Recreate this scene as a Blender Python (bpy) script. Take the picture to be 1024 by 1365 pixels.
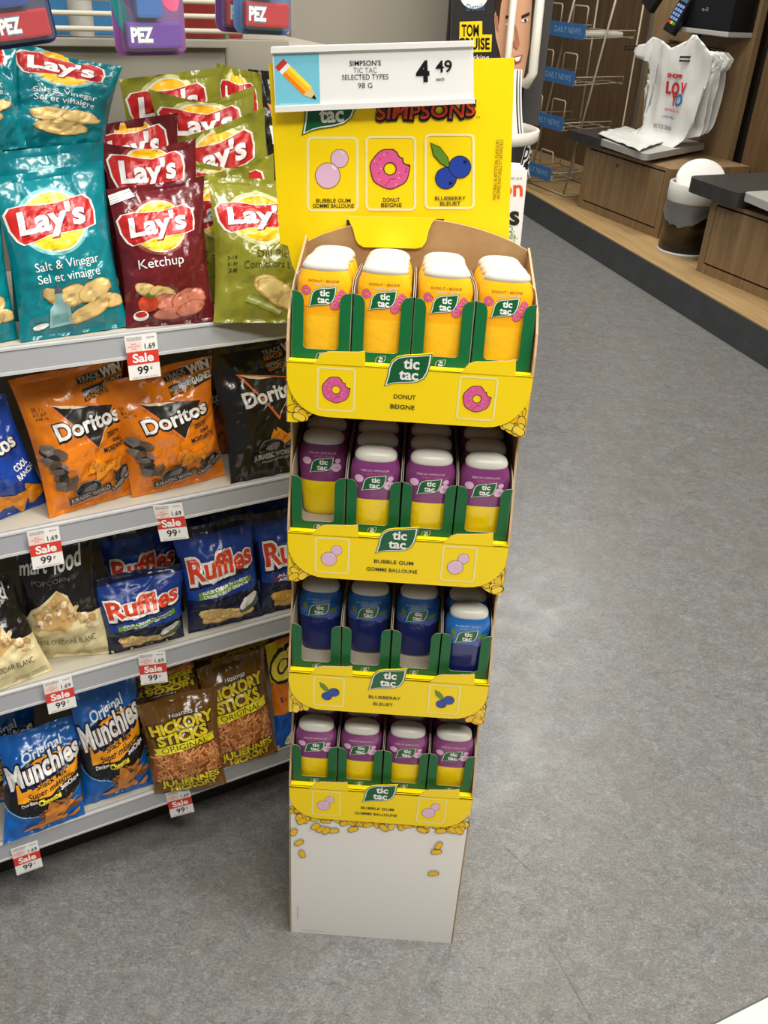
import bpy, bmesh, math, random
import numpy as np
from mathutils import Vector, Matrix, noise
from mathutils.geometry import tessellate_polygon

for o in list(bpy.data.objects):
    bpy.data.objects.remove(o)
SC = bpy.context.scene
COL = SC.collection
PI = math.pi

# ------------------------------------------------------------------ camera
F_PX, CX, CY, CAM_H = 1214.0, 512.0, 682.5, 1.6
pitch, roll = math.radians(30.99), math.radians(-3.29)
_f = np.array([0, math.cos(pitch), -math.sin(pitch)])
_r0 = np.array([1.0, 0, 0]); _d0 = np.cross(_f, _r0)
_r = _r0 * math.cos(roll) + _d0 * math.sin(roll)
_d = -_r0 * math.sin(roll) + _d0 * math.cos(roll)
CAM = np.array([0, 0, CAM_H])
cam = bpy.data.objects.new('camera', bpy.data.cameras.new('camera'))
COL.objects.link(cam)
cam.data.sensor_fit = 'VERTICAL'
cam.data.sensor_height = 36.0
cam.data.lens = 36.0 * F_PX / 1365.0
cam.data.clip_start = 0.02
cam.matrix_world = Matrix(((_r[0], -_d[0], -_f[0], 0), (_r[1], -_d[1], -_f[1], 0),
                           (_r[2], -_d[2], -_f[2], CAM_H), (0, 0, 0, 1)))
SC.camera = cam

# ------------------------------------------------------------------ world, lamps, exposure
SC.view_settings.view_transform = 'Standard'
SC.view_settings.look = 'None'
SC.view_settings.gamma = 1.0
SC.view_settings.exposure = 0.0
w = bpy.data.worlds.new('store_ambient'); SC.world = w
w.use_nodes = True
w.node_tree.nodes['Background'].inputs[0].default_value = (1.0, 0.97, 0.93, 1)
w.node_tree.nodes['Background'].inputs[1].default_value = 0.17
def area(name, loc, size, power, col=(1, 0.965, 0.905), target=None):
    l = bpy.data.lights.new(name, 'AREA'); l.shape = 'RECTANGLE'
    l.size, l.size_y = size; l.energy = power; l.color = col
    o = bpy.data.objects.new(name, l); COL.objects.link(o); o.location = loc
    if target is not None:
        o.rotation_euler = (Vector(target) - Vector(loc)).to_track_quat('-Z', 'Y').to_euler()
    return o
area('ceiling_lamp_front', (0.35, -0.35, 3.2), (1.5, 0.5), 62)
area('ceiling_lamp_mid', (0.5, 1.0, 3.2), (1.2, 0.5), 52)
area('ceiling_lamp_side', (2.0, 0.2, 3.2), (1.2, 0.6), 44)
area('ceiling_lamp_aisle', (1.0, 4.6, 3.3), (1.2, 0.6), 42)
area('ceiling_lamp_counter', (1.2, 6.4, 3.3), (1.2, 0.6), 62)
area('ceiling_lamp_back', (-0.1, 3.2, 3.2), (1.8, 0.35), 26)
area('ceiling_lamp_left', (-0.9, 0.6, 3.2), (0.3, 1.2), 12)

# ------------------------------------------------------------------ helpers: frames and rays
def ray(x, y):
    c = np.array([(x - CX) / F_PX, (y - CY) / F_PX, 1.0])
    return c[0] * _r + c[1] * _d + c[2] * _f
def onz(x, y, z):
    d = ray(x, y); return CAM + d * ((z - CAM_H) / d[2])
class Frame:
    """a ground frame: origin, heading along x, y to the back, z up"""
    def __init__(self, o, xdir):
        self.o = np.array([o[0], o[1], 0.0]); x = np.array([xdir[0], xdir[1], 0.0]); self.x = x / np.linalg.norm(x)
        self.y = np.array([-self.x[1], self.x[0], 0.0])
        self.ang = math.atan2(self.x[1], self.x[0])
    def w(self, p): return self.o + self.x * p[0] + self.y * p[1] + np.array([0, 0, p[2]])
    def l(self, P): q = np.asarray(P) - self.o; return np.array([q @ self.x, q @ self.y, P[2]])
    def aty(self, px, y):
        P0 = self.o + self.y * y; d = ray(*px); t = ((P0 - CAM) @ self.y) / (d @ self.y)
        return self.l(CAM + d * t)
    def atx(self, px, xx):
        P0 = self.o + self.x * xx; d = ray(*px); t = ((P0 - CAM) @ self.x) / (d @ self.x)
        return self.l(CAM + d * t)
    def atz(self, px, z): return self.l(onz(px[0], px[1], z))

# ------------------------------------------------------------------ materials
def lin(c):
    return tuple((v / 255 / 12.92) if v / 255 <= 0.04045 else ((v / 255 + 0.055) / 1.055) ** 2.4 for v in c)
MATS = {}
def mat(name, rgb, rough=0.5, metal=0.0, spec=0.5, coat=0.0, var=0.0, vscale=30.0, bump=0.0, bscale=60.0, alpha=1.0, trans=0.0):
    if name in MATS: return MATS[name]
    m = bpy.data.materials.new(name); m.use_nodes = True
    nt = m.node_tree; b = nt.nodes['Principled BSDF']
    b.inputs['Base Color'].default_value = (*lin(rgb), 1)
    b.inputs['Roughness'].default_value = rough
    b.inputs['Metallic'].default_value = metal
    b.inputs['Specular IOR Level'].default_value = spec
    b.inputs['Coat Weight'].default_value = coat
    b.inputs['Coat Roughness'].default_value = 0.12
    b.inputs['Alpha'].default_value = alpha
    b.inputs['Transmission Weight'].default_value = trans
    if var or bump:
        tc = nt.nodes.new('ShaderNodeTexCoord')
        n = nt.nodes.new('ShaderNodeTexNoise'); n.inputs['Scale'].default_value = vscale; n.inputs['Detail'].default_value = 6
        nt.links.new(tc.outputs['Object'], n.inputs['Vector'])
        if var:
            r = nt.nodes.new('ShaderNodeValToRGB')
            c0 = [max(0, v * (1 - var)) for v in lin(rgb)]; c1 = [min(1, v * (1 + var)) for v in lin(rgb)]
            r.color_ramp.elements[0].position = 0.3; r.color_ramp.elements[1].position = 0.7
            r.color_ramp.elements[0].color = (*c0, 1); r.color_ramp.elements[1].color = (*c1, 1)
            nt.links.new(n.outputs['Fac'], r.inputs['Fac']); nt.links.new(r.outputs['Color'], b.inputs['Base Color'])
        if bump:
            n2 = nt.nodes.new('ShaderNodeTexNoise'); n2.inputs['Scale'].default_value = bscale; n2.inputs['Detail'].default_value = 3
            nt.links.new(tc.outputs['Object'], n2.inputs['Vector'])
            bp = nt.nodes.new('ShaderNodeBump'); bp.inputs['Strength'].default_value = bump; bp.inputs['Distance'].default_value = 0.004
            nt.links.new(n2.outputs['Fac'], bp.inputs['Height']); nt.links.new(bp.outputs['Normal'], b.inputs['Normal'])
    MATS[name] = m
    return m
def foil(name, rgb):   # glossy printed plastic film
    return mat(name, rgb, rough=0.2, spec=0.6, bump=0.35, bscale=42.0)
def ink(name, rgb, rough=0.28):
    return mat(name, rgb, rough=rough, spec=0.45)

def floor_mat():
    m = bpy.data.materials.new('mottled_grey_linoleum'); m.use_nodes = True
    nt = m.node_tree; b = nt.nodes['Principled BSDF']; L = nt.links.new
    tc = nt.nodes.new('ShaderNodeTexCoord')
    def nz(scale, detail, rough, dist=0.0, sc=(1, 1, 1), rot=0.0):
        mp = nt.nodes.new('ShaderNodeMapping'); mp.inputs['Scale'].default_value = sc; mp.inputs['Rotation'].default_value = (0, 0, rot)
        L(tc.outputs['Object'], mp.inputs['Vector'])
        n = nt.nodes.new('ShaderNodeTexNoise'); n.inputs['Scale'].default_value = scale; n.inputs['Detail'].default_value = detail
        n.inputs['Roughness'].default_value = rough; n.inputs['Distortion'].default_value = dist
        L(mp.outputs['Vector'], n.inputs['Vector']); return n
    def ramp(n, stops):
        r = nt.nodes.new('ShaderNodeValToRGB'); e = r.color_ramp.elements
        while len(e) < len(stops): e.new(0.5)
        for k, (p, c) in enumerate(stops):
            e[k].position = p; e[k].color = (*lin(c), 1)
        L(n.outputs['Fac'], r.inputs['Fac']); return r
    def mix(a, bb, fac, mode='MIX'):
        x = nt.nodes.new('ShaderNodeMix'); x.data_type = 'RGBA'; x.blend_type = mode
        if isinstance(fac, float): x.inputs[0].default_value = fac
        else: L(fac, x.inputs[0])
        L(a, x.inputs[6]); L(bb, x.inputs[7]); return x.outputs[2]
    base = ramp(nz(26, 9, 0.72, 1.3), [(0.30, (78, 79, 79)), (0.5, (121, 121, 121)), (0.70, (158, 158, 158))])
    streak = ramp(nz(60, 6, 0.7, 2.2, (1, 2.6, 1), 0.7), [(0.43, (70, 68, 63)), (0.54, (123, 122, 120)), (0.64, (182, 182, 180))])
    c1 = mix(base.outputs[0], streak.outputs[0], 0.42)
    fine = ramp(nz(240, 4, 0.8, 0.6), [(0.36, (80, 79, 76)), (0.5, (124, 123, 121)), (0.66, (176, 176, 174))])
    c2 = mix(c1, fine.outputs[0], 0.34)
    br = ramp(nz(5.0, 6, 0.75, 1.0), [(0.50, (0, 0, 0)), (0.66, (190, 190, 190))])
    brown = nt.nodes.new('ShaderNodeRGB'); brown.outputs[0].default_value = (*lin((116, 112, 102)), 1)
    fac = nt.nodes.new('ShaderNodeRGBToBW'); L(br.outputs[0], fac.inputs[0])
    c3 = mix(c2, brown.outputs[0], fac.outputs[0])
    L(c3, b.inputs['Base Color'])
    rn = ramp(nz(9, 5, 0.6), [(0.3, (128, 128, 128)), (0.7, (165, 165, 165))])
    bw = nt.nodes.new('ShaderNodeRGBToBW'); L(rn.outputs[0], bw.inputs[0]); 
    mm = nt.nodes.new('ShaderNodeMath'); mm.operation = 'ADD'; mm.inputs[1].default_value = 0.03
    L(bw.outputs[0], mm.inputs[0]); L(mm.outputs[0], b.inputs['Roughness'])
    b.inputs['Specular IOR Level'].default_value = 0.4
    bp = nt.nodes.new('ShaderNodeBump'); bp.inputs['Strength'].default_value = 0.12; bp.inputs['Distance'].default_value = 0.002
    L(nz(120, 4, 0.6).outputs['Fac'], bp.inputs['Height']); L(bp.outputs['Normal'], b.inputs['Normal'])
    return m
def wood_mat(name, dark, light, rough=0.45, axis='Z'):
    m = bpy.data.materials.new(name); m.use_nodes = True
    nt = m.node_tree; b = nt.nodes['Principled BSDF']; L = nt.links.new
    tc = nt.nodes.new('ShaderNodeTexCoord'); mp = nt.nodes.new('ShaderNodeMapping')
    mp.inputs['Scale'].default_value = (14, 14, 0.8) if axis == 'Z' else (0.8, 14, 14)
    L(tc.outputs['Object'], mp.inputs['Vector'])
    n = nt.nodes.new('ShaderNodeTexNoise'); n.inputs['Scale'].default_value = 2.2; n.inputs['Detail'].default_value = 8
    n.inputs['Roughness'].default_value = 0.62; n.inputs['Distortion'].default_value = 0.7
    L(mp.outputs['Vector'], n.inputs['Vector'])
    r = nt.nodes.new('ShaderNodeValToRGB')
    r.color_ramp.elements[0].position = 0.32; r.color_ramp.elements[0].color = (*lin(dark), 1)
    r.color_ramp.elements[1].position = 0.68; r.color_ramp.elements[1].color = (*lin(light), 1)
    L(n.outputs['Fac'], r.inputs['Fac']); L(r.outputs['Color'], b.inputs['Base Color'])
    b.inputs['Roughness'].default_value = rough; b.inputs['Specular IOR Level'].default_value = 0.35
    MATS[name] = m
    return m

# ------------------------------------------------------------------ mesh builder
class MB:
    def __init__(self): self.v = []; self.f = []; self.m = []; self.mats = []; self.sm = []
    def mi(self, m):
        if m not in self.mats: self.mats.append(m)
        return self.mats.index(m)
    def add(self, vs, fs, m, smooth=False):
        k = len(self.v); self.v += [tuple(p) for p in vs]; i = self.mi(m)
        for f in fs:
            self.f.append(tuple(a + k for a in f)); self.m.append(i); self.sm.append(smooth)
        return self
    def bm(self, bm, m, smooth=False):
        bm.verts.index_update()
        self.add([v.co[:] for v in bm.verts], [[v.index for v in f.verts] for f in bm.faces], m, smooth); bm.free(); return self
    def box(self, a, b, m, bev=0.0, mtx=None, seg=2):
        bm = bmesh.new(); bmesh.ops.create_cube(bm, size=1)
        for v in bm.verts:
            v.co = Vector([(a[i] + b[i]) / 2 + v.co[i] * (b[i] - a[i]) for i in range(3)])
        if bev: bmesh.ops.bevel(bm, geom=bm.edges[:], offset=bev, segments=seg, affect='EDGES', profile=0.7)
        if mtx is not None: bmesh.ops.transform(bm, matrix=mtx, verts=bm.verts)
        return self.bm(bm, m)
    def prism(self, pts, lo, hi, m, axis='y', side=None):
        """polygon extruded along an axis; pts are the two other coordinates in order"""
        def P(p, t):
            return (p[0], t, p[1]) if axis == 'y' else ((t, p[0], p[1]) if axis == 'x' else (p[0], p[1], t))
        tris = tessellate_polygon([[Vector((p[0], p[1], 0)) for p in pts]])
        n = len(pts)
        self.add([P(p, lo) for p in pts], tris, m); self.add([P(p, hi) for p in pts], [t[::-1] for t in tris], m)
        self.add([P(p, lo) for p in pts] + [P(p, hi) for p in pts], [(i, (i + 1) % n, n + (i + 1) % n, n + i) for i in range(n)], side or m)
        return self
    def tube(self, path, r, m, n=8, closed=False):
        path = [Vector(p) for p in path]; rings = []; k = len(path)
        up = None
        for i, p in enumerate(path):
            a = path[(i - 1) % k] if (closed or i > 0) else p; b = path[(i + 1) % k] if (closed or i < k - 1) else p
            t = (b - a).normalized()
            if up is None: up = Vector((0, 0, 1)) if abs(t.z) < 0.9 else Vector((1, 0, 0))
            s = t.cross(up).normalized(); up = s.cross(t).normalized()
            rr = r[i] if isinstance(r, (list, tuple)) else r
            rings.append([p + (s * math.cos(q) + up * math.sin(q)) * rr for q in [2 * PI * j / n for j in range(n)]])
        vs = [v for R_ in rings for v in R_]; fs = []
        for i in range(k if closed else k - 1):
            for j in range(n):
                fs.append((i * n + j, i * n + (j + 1) % n, ((i + 1) % k) * n + (j + 1) % n, ((i + 1) % k) * n + j))
        if not closed:
            fs.append(tuple(range(n))[::-1]); fs.append(tuple((k - 1) * n + j for j in range(n)))
        return self.add(vs, fs, m, True)
    def lathe(self, prof, m, n=40, c=(0, 0)):
        vs = [(c[0] + r * math.cos(2 * PI * j / n), c[1] + r * math.sin(2 * PI * j / n), z) for r, z in prof for j in range(n)]
        fs = [(i * n + j, i * n + (j + 1) % n, (i + 1) * n + (j + 1) % n, (i + 1) * n + j) for i in range(len(prof) - 1) for j in range(n)]
        return self.add(vs, fs, m, True)
    def design(self, dz, fn):
        """map a flat print design onto a surface: fn(x, y, level) -> point"""
        for lv, (vs, fs, mk) in enumerate(dz.layers, 1):
            self.add([fn(p[0], p[1], lv) for p in vs], fs, mk, dz.smooth)
        return self
    def build(self, name, parent=None, fix=True):
        me = bpy.data.meshes.new(name); me.from_pydata(self.v, [], self.f)
        for m in self.mats: me.materials.append(m)
        me.polygons.foreach_set('material_index', self.m); me.polygons.foreach_set('use_smooth', self.sm)
        me.validate(); me.update()
        o = bpy.data.objects.new(name, me); COL.objects.link(o)
        if parent is not None: o.parent = parent
        return o
def tag(o, label, cat, group=None, kind=None):
    if label: o['label'] = label
    if cat: o['category'] = cat
    if group: o['group'] = group
    if kind: o['kind'] = kind
    return o
def empty(name, label, cat, loc=(0, 0, 0), rz=0.0, group=None):
    o = bpy.data.objects.new(name, None); COL.objects.link(o); o.empty_display_size = 0.05
    o.location = loc; o.rotation_euler = (0, 0, rz); return tag(o, label, cat, group)
def dup(root, loc, rz, label=None, group=None):
    r = root.copy(); COL.objects.link(r); r.location = loc; r.rotation_euler = (0, 0, rz)
    if label: r['label'] = label
    if group: r['group'] = group
    for ch in list(root.children):
        c = ch.copy(); COL.objects.link(c); c.parent = r
        for g in ch.children:
            d2 = g.copy(); COL.objects.link(d2); d2.parent = c
    return r

# ------------------------------------------------------------------ flat print designs
_TX = {}
def text_mesh(s, bold, shear):
    key = (s, bold, shear)
    if key in _TX: return _TX[key]
    cu = bpy.data.curves.new('lettering', 'FONT'); cu.body = s; cu.size = 1.0; cu.offset = bold; cu.shear = shear
    cu.resolution_u = 3; cu.fill_mode = 'FRONT'
    ob = bpy.data.objects.new('lettering', cu); COL.objects.link(ob)
    dg = bpy.context.evaluated_depsgraph_get(); dg.update()
    me = bpy.data.meshes.new_from_object(ob.evaluated_get(dg))
    vs = np.array([v.co[:2] for v in me.vertices]) if len(me.vertices) else np.zeros((0, 2))
    fs = [tuple(p.vertices) for p in me.polygons]
    bpy.data.objects.remove(ob); bpy.data.curves.remove(cu); bpy.data.meshes.remove(me)
    # front faces up (counter-clockwise)
    ff = []
    for f in fs:
        a = sum(vs[f[i]][0] * vs[f[(i + 1) % len(f)]][1] - vs[f[(i + 1) % len(f)]][0] * vs[f[i]][1] for i in range(len(f)))
        ff.append(f if a > 0 else f[::-1])
    vs = vs / 0.69
    x0, x1 = vs[:, 0].min(), vs[:, 0].max()
    vs = vs - np.array([(x0 + x1) / 2, 0])
    _TX[key] = (vs, ff, x1 - x0)
    return _TX[key]
class Design:
    def __init__(self, smooth=False): self.layers = []; self.smooth = smooth
    def poly(self, pts, m):
        tris = tessellate_polygon([[Vector((p[0], p[1], 0)) for p in pts]])
        ff = []
        for t in tris:
            a, b, c = [pts[i] for i in t]
            ar = (b[0] - a[0]) * (c[1] - a[1]) - (c[0] - a[0]) * (b[1] - a[1])
            if abs(ar) < 1e-12: continue
            ff.append(tuple(t) if ar > 0 else tuple(t)[::-1])
        self.layers.append(([tuple(p) for p in pts], ff, m)); return self
    def join(self, k):
        """merge the last k layers of one ink into a single layer"""
        vs, fs = [], []
        ls = self.layers[-k:]; m = ls[0][2]
        for (v, f, _) in ls:
            o = len(vs); vs += v; fs += [tuple(i + o for i in q) for q in f]
        self.layers[-k:] = [(vs, fs, m)]; return self
    def rect(self, x0, y0, x1, y1, m, r=0.0):
        if r <= 0: return self.poly([(x0, y0), (x1, y0), (x1, y1), (x0, y1)], m)
        p = []
        for cx, cy, a in ((x1 - r, y0 + r, -90), (x1 - r, y1 - r, 0), (x0 + r, y1 - r, 90), (x0 + r, y0 + r, 180)):
            for k in range(6):
                q = math.radians(a + 18 * k); p.append((cx + r * math.cos(q), cy + r * math.sin(q)))
        return self.poly(p, m)
    def ell(self, cx, cy, rx, ry, m, rot=0.0, n=28, jit=0.0, seed=0):
        rn = random.Random(seed); p = []
        c, s = math.cos(rot), math.sin(rot)
        for k in range(n):
            q = 2 * PI * k / n; j = 1 + rn.uniform(-jit, jit)
            x, y = rx * j * math.cos(q), ry * j * math.sin(q); p.append((cx + x * c - y * s, cy + x * s + y * c))
        return self.poly(p, m)
    def frame(self, x0, y0, x1, y1, t, r, m):
        def rr(a0, b0, a1, b1, r):
            p = []
            for cx, cy, a in ((a1 - r, b0 + r, -90), (a1 - r, b1 - r, 0), (a0 + r, b1 - r, 90), (a0 + r, b0 + r, 180)):
                for k in range(6):
                    q = math.radians(a + 18 * k); p.append((cx + r * math.cos(q), cy + r * math.sin(q)))
            return p
        o, i = rr(x0, y0, x1, y1, r), rr(x0 + t, y0 + t, x1 - t, y1 - t, max(r - t, 1e-4)); n = len(o)
        self.layers.append((o + i, [(k, (k + 1) % n, n + (k + 1) % n, n + k) for k in range(n)], m)); return self
    def text(self, s, x, y, h, m, w=None, bold=0.0, shear=0.0, rot=0.0, align='C', warp=None):
        vs, fs, wd = text_mesh(s, bold, shear)
        sx = h if w is None else w / wd
        c, q = math.cos(rot), math.sin(rot); out = []
        for (a, b) in vs:
            a2 = a * sx; b2 = b * h
            if warp: a2, b2 = warp(a2, b2)
            if align == 'L': a2 += wd * sx / 2
            if align == 'R': a2 -= wd * sx / 2
            out.append((x + a2 * c - b2 * q, y + a2 * q + b2 * c))
        self.layers.append((out, fs, m)); return self
    def put(self, other, x, y, s, rot=0.0, sy=None):
        c, q = math.cos(rot), math.sin(rot); sy = sy or s
        for (vs, fs, m) in other.layers:
            self.layers.append(([(x + a * s * c - b * sy * q, y + a * s * q + b * sy * c) for a, b in vs], fs, m))
        return self
    def cut(self, nx, ny, W, Hh, diag=False):
        """slice along a grid so the print can follow a curved surface; drop what hangs over the sheet"""
        out = []
        for (vs, fs, m) in self.layers:
            bm = bmesh.new(); bv = [bm.verts.new((p[0], p[1], 0)) for p in vs]
            for f in fs:
                try: bm.faces.new([bv[i] for i in f])
                except ValueError: pass
            xs = [p[0] for p in vs]; ys = [p[1] for p in vs]
            for k in range(nx + 1):
                x = W * k / nx
                if (min(xs) < x < max(xs)):
                    bmesh.ops.bisect_plane(bm, geom=bm.verts[:] + bm.edges[:] + bm.faces[:], plane_co=(x, 0, 0), plane_no=(1, 0, 0), dist=1e-7,
                                           clear_inner=(k == 0), clear_outer=(k == nx))
            for k in range(ny + 1):
                y = Hh * k / ny
                if (min(ys) < y < max(ys)):
                    bmesh.ops.bisect_plane(bm, geom=bm.verts[:] + bm.edges[:] + bm.faces[:], plane_co=(0, y, 0), plane_no=(0, 1, 0), dist=1e-7,
                                           clear_inner=(k == 0), clear_outer=(k == ny))
            if diag:   # the sheet's cells are split corner to corner: split the print the same way
                us = [p[0] * nx / W - p[1] * ny / Hh for p in vs]; nrm = Vector((nx / W, -ny / Hh, 0)); ln = nrm.length
                for k in range(-ny + 1, nx):
                    if min(us) < k < max(us):
                        bmesh.ops.bisect_plane(bm, geom=bm.verts[:] + bm.edges[:] + bm.faces[:], plane_co=nrm * (k / ln ** 2), plane_no=nrm / ln, dist=1e-7)
            bm.verts.index_update()
            if len(bm.faces):
                out.append(([(v.co.x, v.co.y) for v in bm.verts], [tuple(v.index for v in f.verts) for f in bm.faces], m))
            bm.free()
        self.layers = out; return self

# inks
WHITE = ink('white_ink', (238, 236, 232)); BLACK = ink('black_ink', (22, 22, 23)); RED = ink('red_ink', (190, 30, 35))
CREAM = ink('cream_ink', (240, 232, 170)); GREEN = ink('dark_green_ink', (12, 92, 48)); LEAFG = ink('leaf_green_ink', (96, 140, 40))
YEL = ink('yellow_ink', (250, 224, 12)); PINK = ink('pink_ink', (222, 92, 150)); LILAC = ink('lilac_ink', (226, 186, 214))
BERRY = ink('berry_blue_ink', (38, 66, 160)); SUN = ink('sun_yellow_ink', (250, 186, 30)); SUNLO = ink('sun_amber_ink', (236, 150, 20))
CHIP = ink('chip_ink', (228, 196, 128)); CHIPD = ink('chip_shade_ink', (196, 152, 84)); ORANGE = ink('orange_ink', (240, 130, 20))
GREY = ink('grey_ink', (120, 120, 120)); BROWN = ink('brown_ink', (96, 58, 26)); LEMON = ink('lemon_ink', (246, 226, 60))
SALERED = mat('sale_red', (205, 52, 40), 0.5); PAPER = mat('tag_paper', (232, 230, 226), 0.55); DKLINE = ink('outline_ink', (70, 50, 10))

def leaf_logo(tm=True):
    d = Design()
    def leaf(k):
        base = [(-0.52, -0.42), (-0.46, -0.18), (-0.44, 0.02), (-0.38, 0.18), (-0.26, 0.29), (-0.08, 0.34), (0.2, 0.37), (0.52, 0.42),
                (0.50, 0.18), (0.46, -0.02), (0.38, -0.18), (0.24, -0.27), (0.05, -0.31), (-0.2, -0.33), (-0.36, -0.36)]
        return [(x * k, y * k) for x, y in base]
    d.poly(leaf(1.0), GREEN); d.poly(leaf(0.955), WHITE); d.poly(leaf(0.89), GREEN)
    d.text('tic', 0.07, 0.04, 0.245, WHITE, bold=0.03); d.text('tac', 0.02, -0.225, 0.245, WHITE, bold=0.03)
    return d
LOGO = leaf_logo()
def donut():
    d = Design(); n = 64
    def body(ro, ri, m, grow):
        pts = []; inn = []
        for k in range(n + 1):
            a = 2 * PI * k / n; r = ro + 0.010 * math.sin(7 * a)
            # a bite of three scallops out of the upper right
            for bx, by, br in ((0.44, 0.22, 0.13), (0.33, 0.40, 0.15), (0.20, 0.52, 0.12)):
                br -= grow
                px, py = math.cos(a), math.sin(a); t = px * bx + py * by; q = t * t - (bx * bx + by * by - br * br)
                if q > 0 and t > 0 and t - math.sqrt(q) < r: r = max(ri + 0.02, t - math.sqrt(q))
            pts.append((r * math.cos(a), r * math.sin(a))); inn.append((ri * math.cos(a), ri * math.sin(a)))
        d.layers.append((pts + inn, [(k, k + 1, n + 2 + k, n + 1 + k) for k in range(n)], m))
    body(0.5, 0.14, DKLINE, 0.02); body(0.475, 0.165, PINK, -0.012)
    rn = random.Random(3)
    for c in (RED, LILAC, BROWN):
        for k in range(7):
            q = math.radians(rn.uniform(95, 370)); r = rn.uniform(0.22, 0.43); a = rn.uniform(0, PI)
            d.ell(r * math.cos(q), r * math.sin(q), 0.032, 0.012, c, a, 6)
        d.join(7)
    return d
DONUT = donut()
def bubbles():
    d = Design()
    d.ell(0.17, 0.27, 0.225, 0.235, BROWN); d.ell(0.17, 0.27, 0.212, 0.222, LILAC)
    d.ell(-0.12, -0.15, 0.315, 0.325, BROWN); d.ell(-0.12, -0.15, 0.30, 0.31, LILAC)
    d.ell(0.03, 0.05, 0.08, 0.025, WHITE, -0.7, 12); d.ell(0.24, 0.42, 0.06, 0.018, WHITE, -0.7, 12); d.join(2)
    return d
BUBBLES = bubbles()
def berries():
    d = Design()
    d.poly([(-0.42, 0.52), (-0.2, 0.42), (-0.03, 0.2), (0.02, -0.06), (-0.2, 0.06), (-0.36, 0.24)], DKLINE)
    d.poly([(-0.40, 0.50), (-0.2, 0.40), (-0.05, 0.2), (0.0, -0.03), (-0.19, 0.08), (-0.34, 0.25)], LEAFG)
    d.ell(-0.08, -0.25, 0.235, 0.235, BLACK); d.ell(-0.08, -0.25, 0.22, 0.22, BERRY)
    d.ell(0.22, -0.01, 0.245, 0.245, BLACK); d.ell(0.22, -0.01, 0.23, 0.23, BERRY)
    for x, y in ((0.02, -0.36), (0.33, 0.1)):
        d.poly([(x + (0.06 if k % 2 == 0 else 0.025) * math.cos(k * PI / 5), y + (0.06 if k % 2 == 0 else 0.025) * math.sin(k * PI / 5)) for k in range(10)], BLACK)
    return d
BERRIES = berries()
MINT = ink('mint_candy_ink', (246, 196, 28)); MINTL = ink('mint_candy_light_ink', (250, 214, 60))
def mint(d, x, y, s, rot, m=None):
    def pill(k):
        p = []
        for i in range(18):
            q = 2 * PI * i / 18
            a = (0.36 if math.cos(q) > 0 else -0.36) + 0.62 * math.cos(q); b = 0.55 * math.sin(q)
            a *= k; b *= k; p.append((x + s * (a * math.cos(rot) - b * math.sin(rot)), y + s * (a * math.sin(rot) + b * math.cos(rot))))
        return p
    d.poly(pill(1.0), DKLINE); d.poly(pill(0.88), m or MINT)

# ================================================================== STRUCTURE: floor, walls
m = MB(); m.add([(-5, -3, 0), (7, -3, 0), (7, 13, 0), (-5, 13, 0)], [(0, 1, 2, 3)], floor_mat())
tag(m.build('floor'), None, None, kind='structure')
m = MB(); SCR = mat('floor_scratch', (96, 92, 86), 0.5)
for a_, b_ in (((722, 1243), (790, 1362)), ((672, 1128), (706, 1160))):
    p0, p1 = onz(*a_, 0)[:2], onz(*b_, 0)[:2]; nn = np.array([p1[1] - p0[1], p0[0] - p1[0]]); nn = nn / np.linalg.norm(nn) * 0.0011
    m.add([(*(p0 - nn * 0.3), 0.0004), (*(p0 + nn * 0.3), 0.0004), (*(p1 + nn), 0.0004), (*(p1 - nn), 0.0004)], [(0, 1, 2, 3)], SCR)
FLOOR_MARKS = m
fb0, fb1 = onz(955, 1365, 0)[:2], onz(1024, 1330, 0)[:2]
fd = (fb1 - fb0) / np.linalg.norm(fb1 - fb0); fn = np.array([fd[1], -fd[0]])
m = MB()
q0, q1 = fb0 - fd * 1.2, fb0 + fd * 3
TILE = mat('white_floor_tile', (226, 222, 212), 0.4, var=0.06, vscale=90)
m.add([(*q0, 0.0015), (*(q0 + fn * 2), 0.0015), (*(q1 + fn * 2), 0.0015), (*q1, 0.0015)], [(0, 1, 2, 3)], TILE)
m.add([(*(q0 - fn * 0.004), 0.001), (*q0, 0.0016), (*q1, 0.0016), (*(q1 - fn * 0.004), 0.001)], [(0, 1, 2, 3)], mat('tile_seam', (92, 90, 86), 0.6))
tag(m.build('trim_1'), None, None, kind='structure')
tag(FLOOR_MARKS.build('trim_4'), None, None, kind='structure')

# ================================================================== cardboard floor stand with the mint bottles
_yaw = math.radians(-0.9)
FD = Frame((-0.1330, 1.08), (math.cos(_yaw), math.sin(_yaw)))
DW, DD = 0.31, 0.205
KRAFT = mat('kraft_board', (168, 134, 92), 0.8, spec=0.2, var=0.07, vscale=60)
KEDGE = mat('kraft_edge', (186, 156, 118), 0.85, spec=0.2)
YBOARD = mat('yellow_printed_board', (252, 218, 4), 0.38, spec=0.4)
WBOARD = mat('white_printed_board', (238, 234, 228), 0.42, spec=0.4)
GBOARD = mat('green_printed_board', (8, 98, 50), 0.42, spec=0.4)
GREYIN = mat('grey_board_inside', (176, 166, 146), 0.8, spec=0.2)
ZF = [1.166, 0.911, 0.655, 0.402]
stand = empty('floor_display_stand', 'tall yellow cardboard floor stand with four tiers of mint bottles beside the chip shelves', 'display stand', tuple(FD.o), FD.ang)

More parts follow.
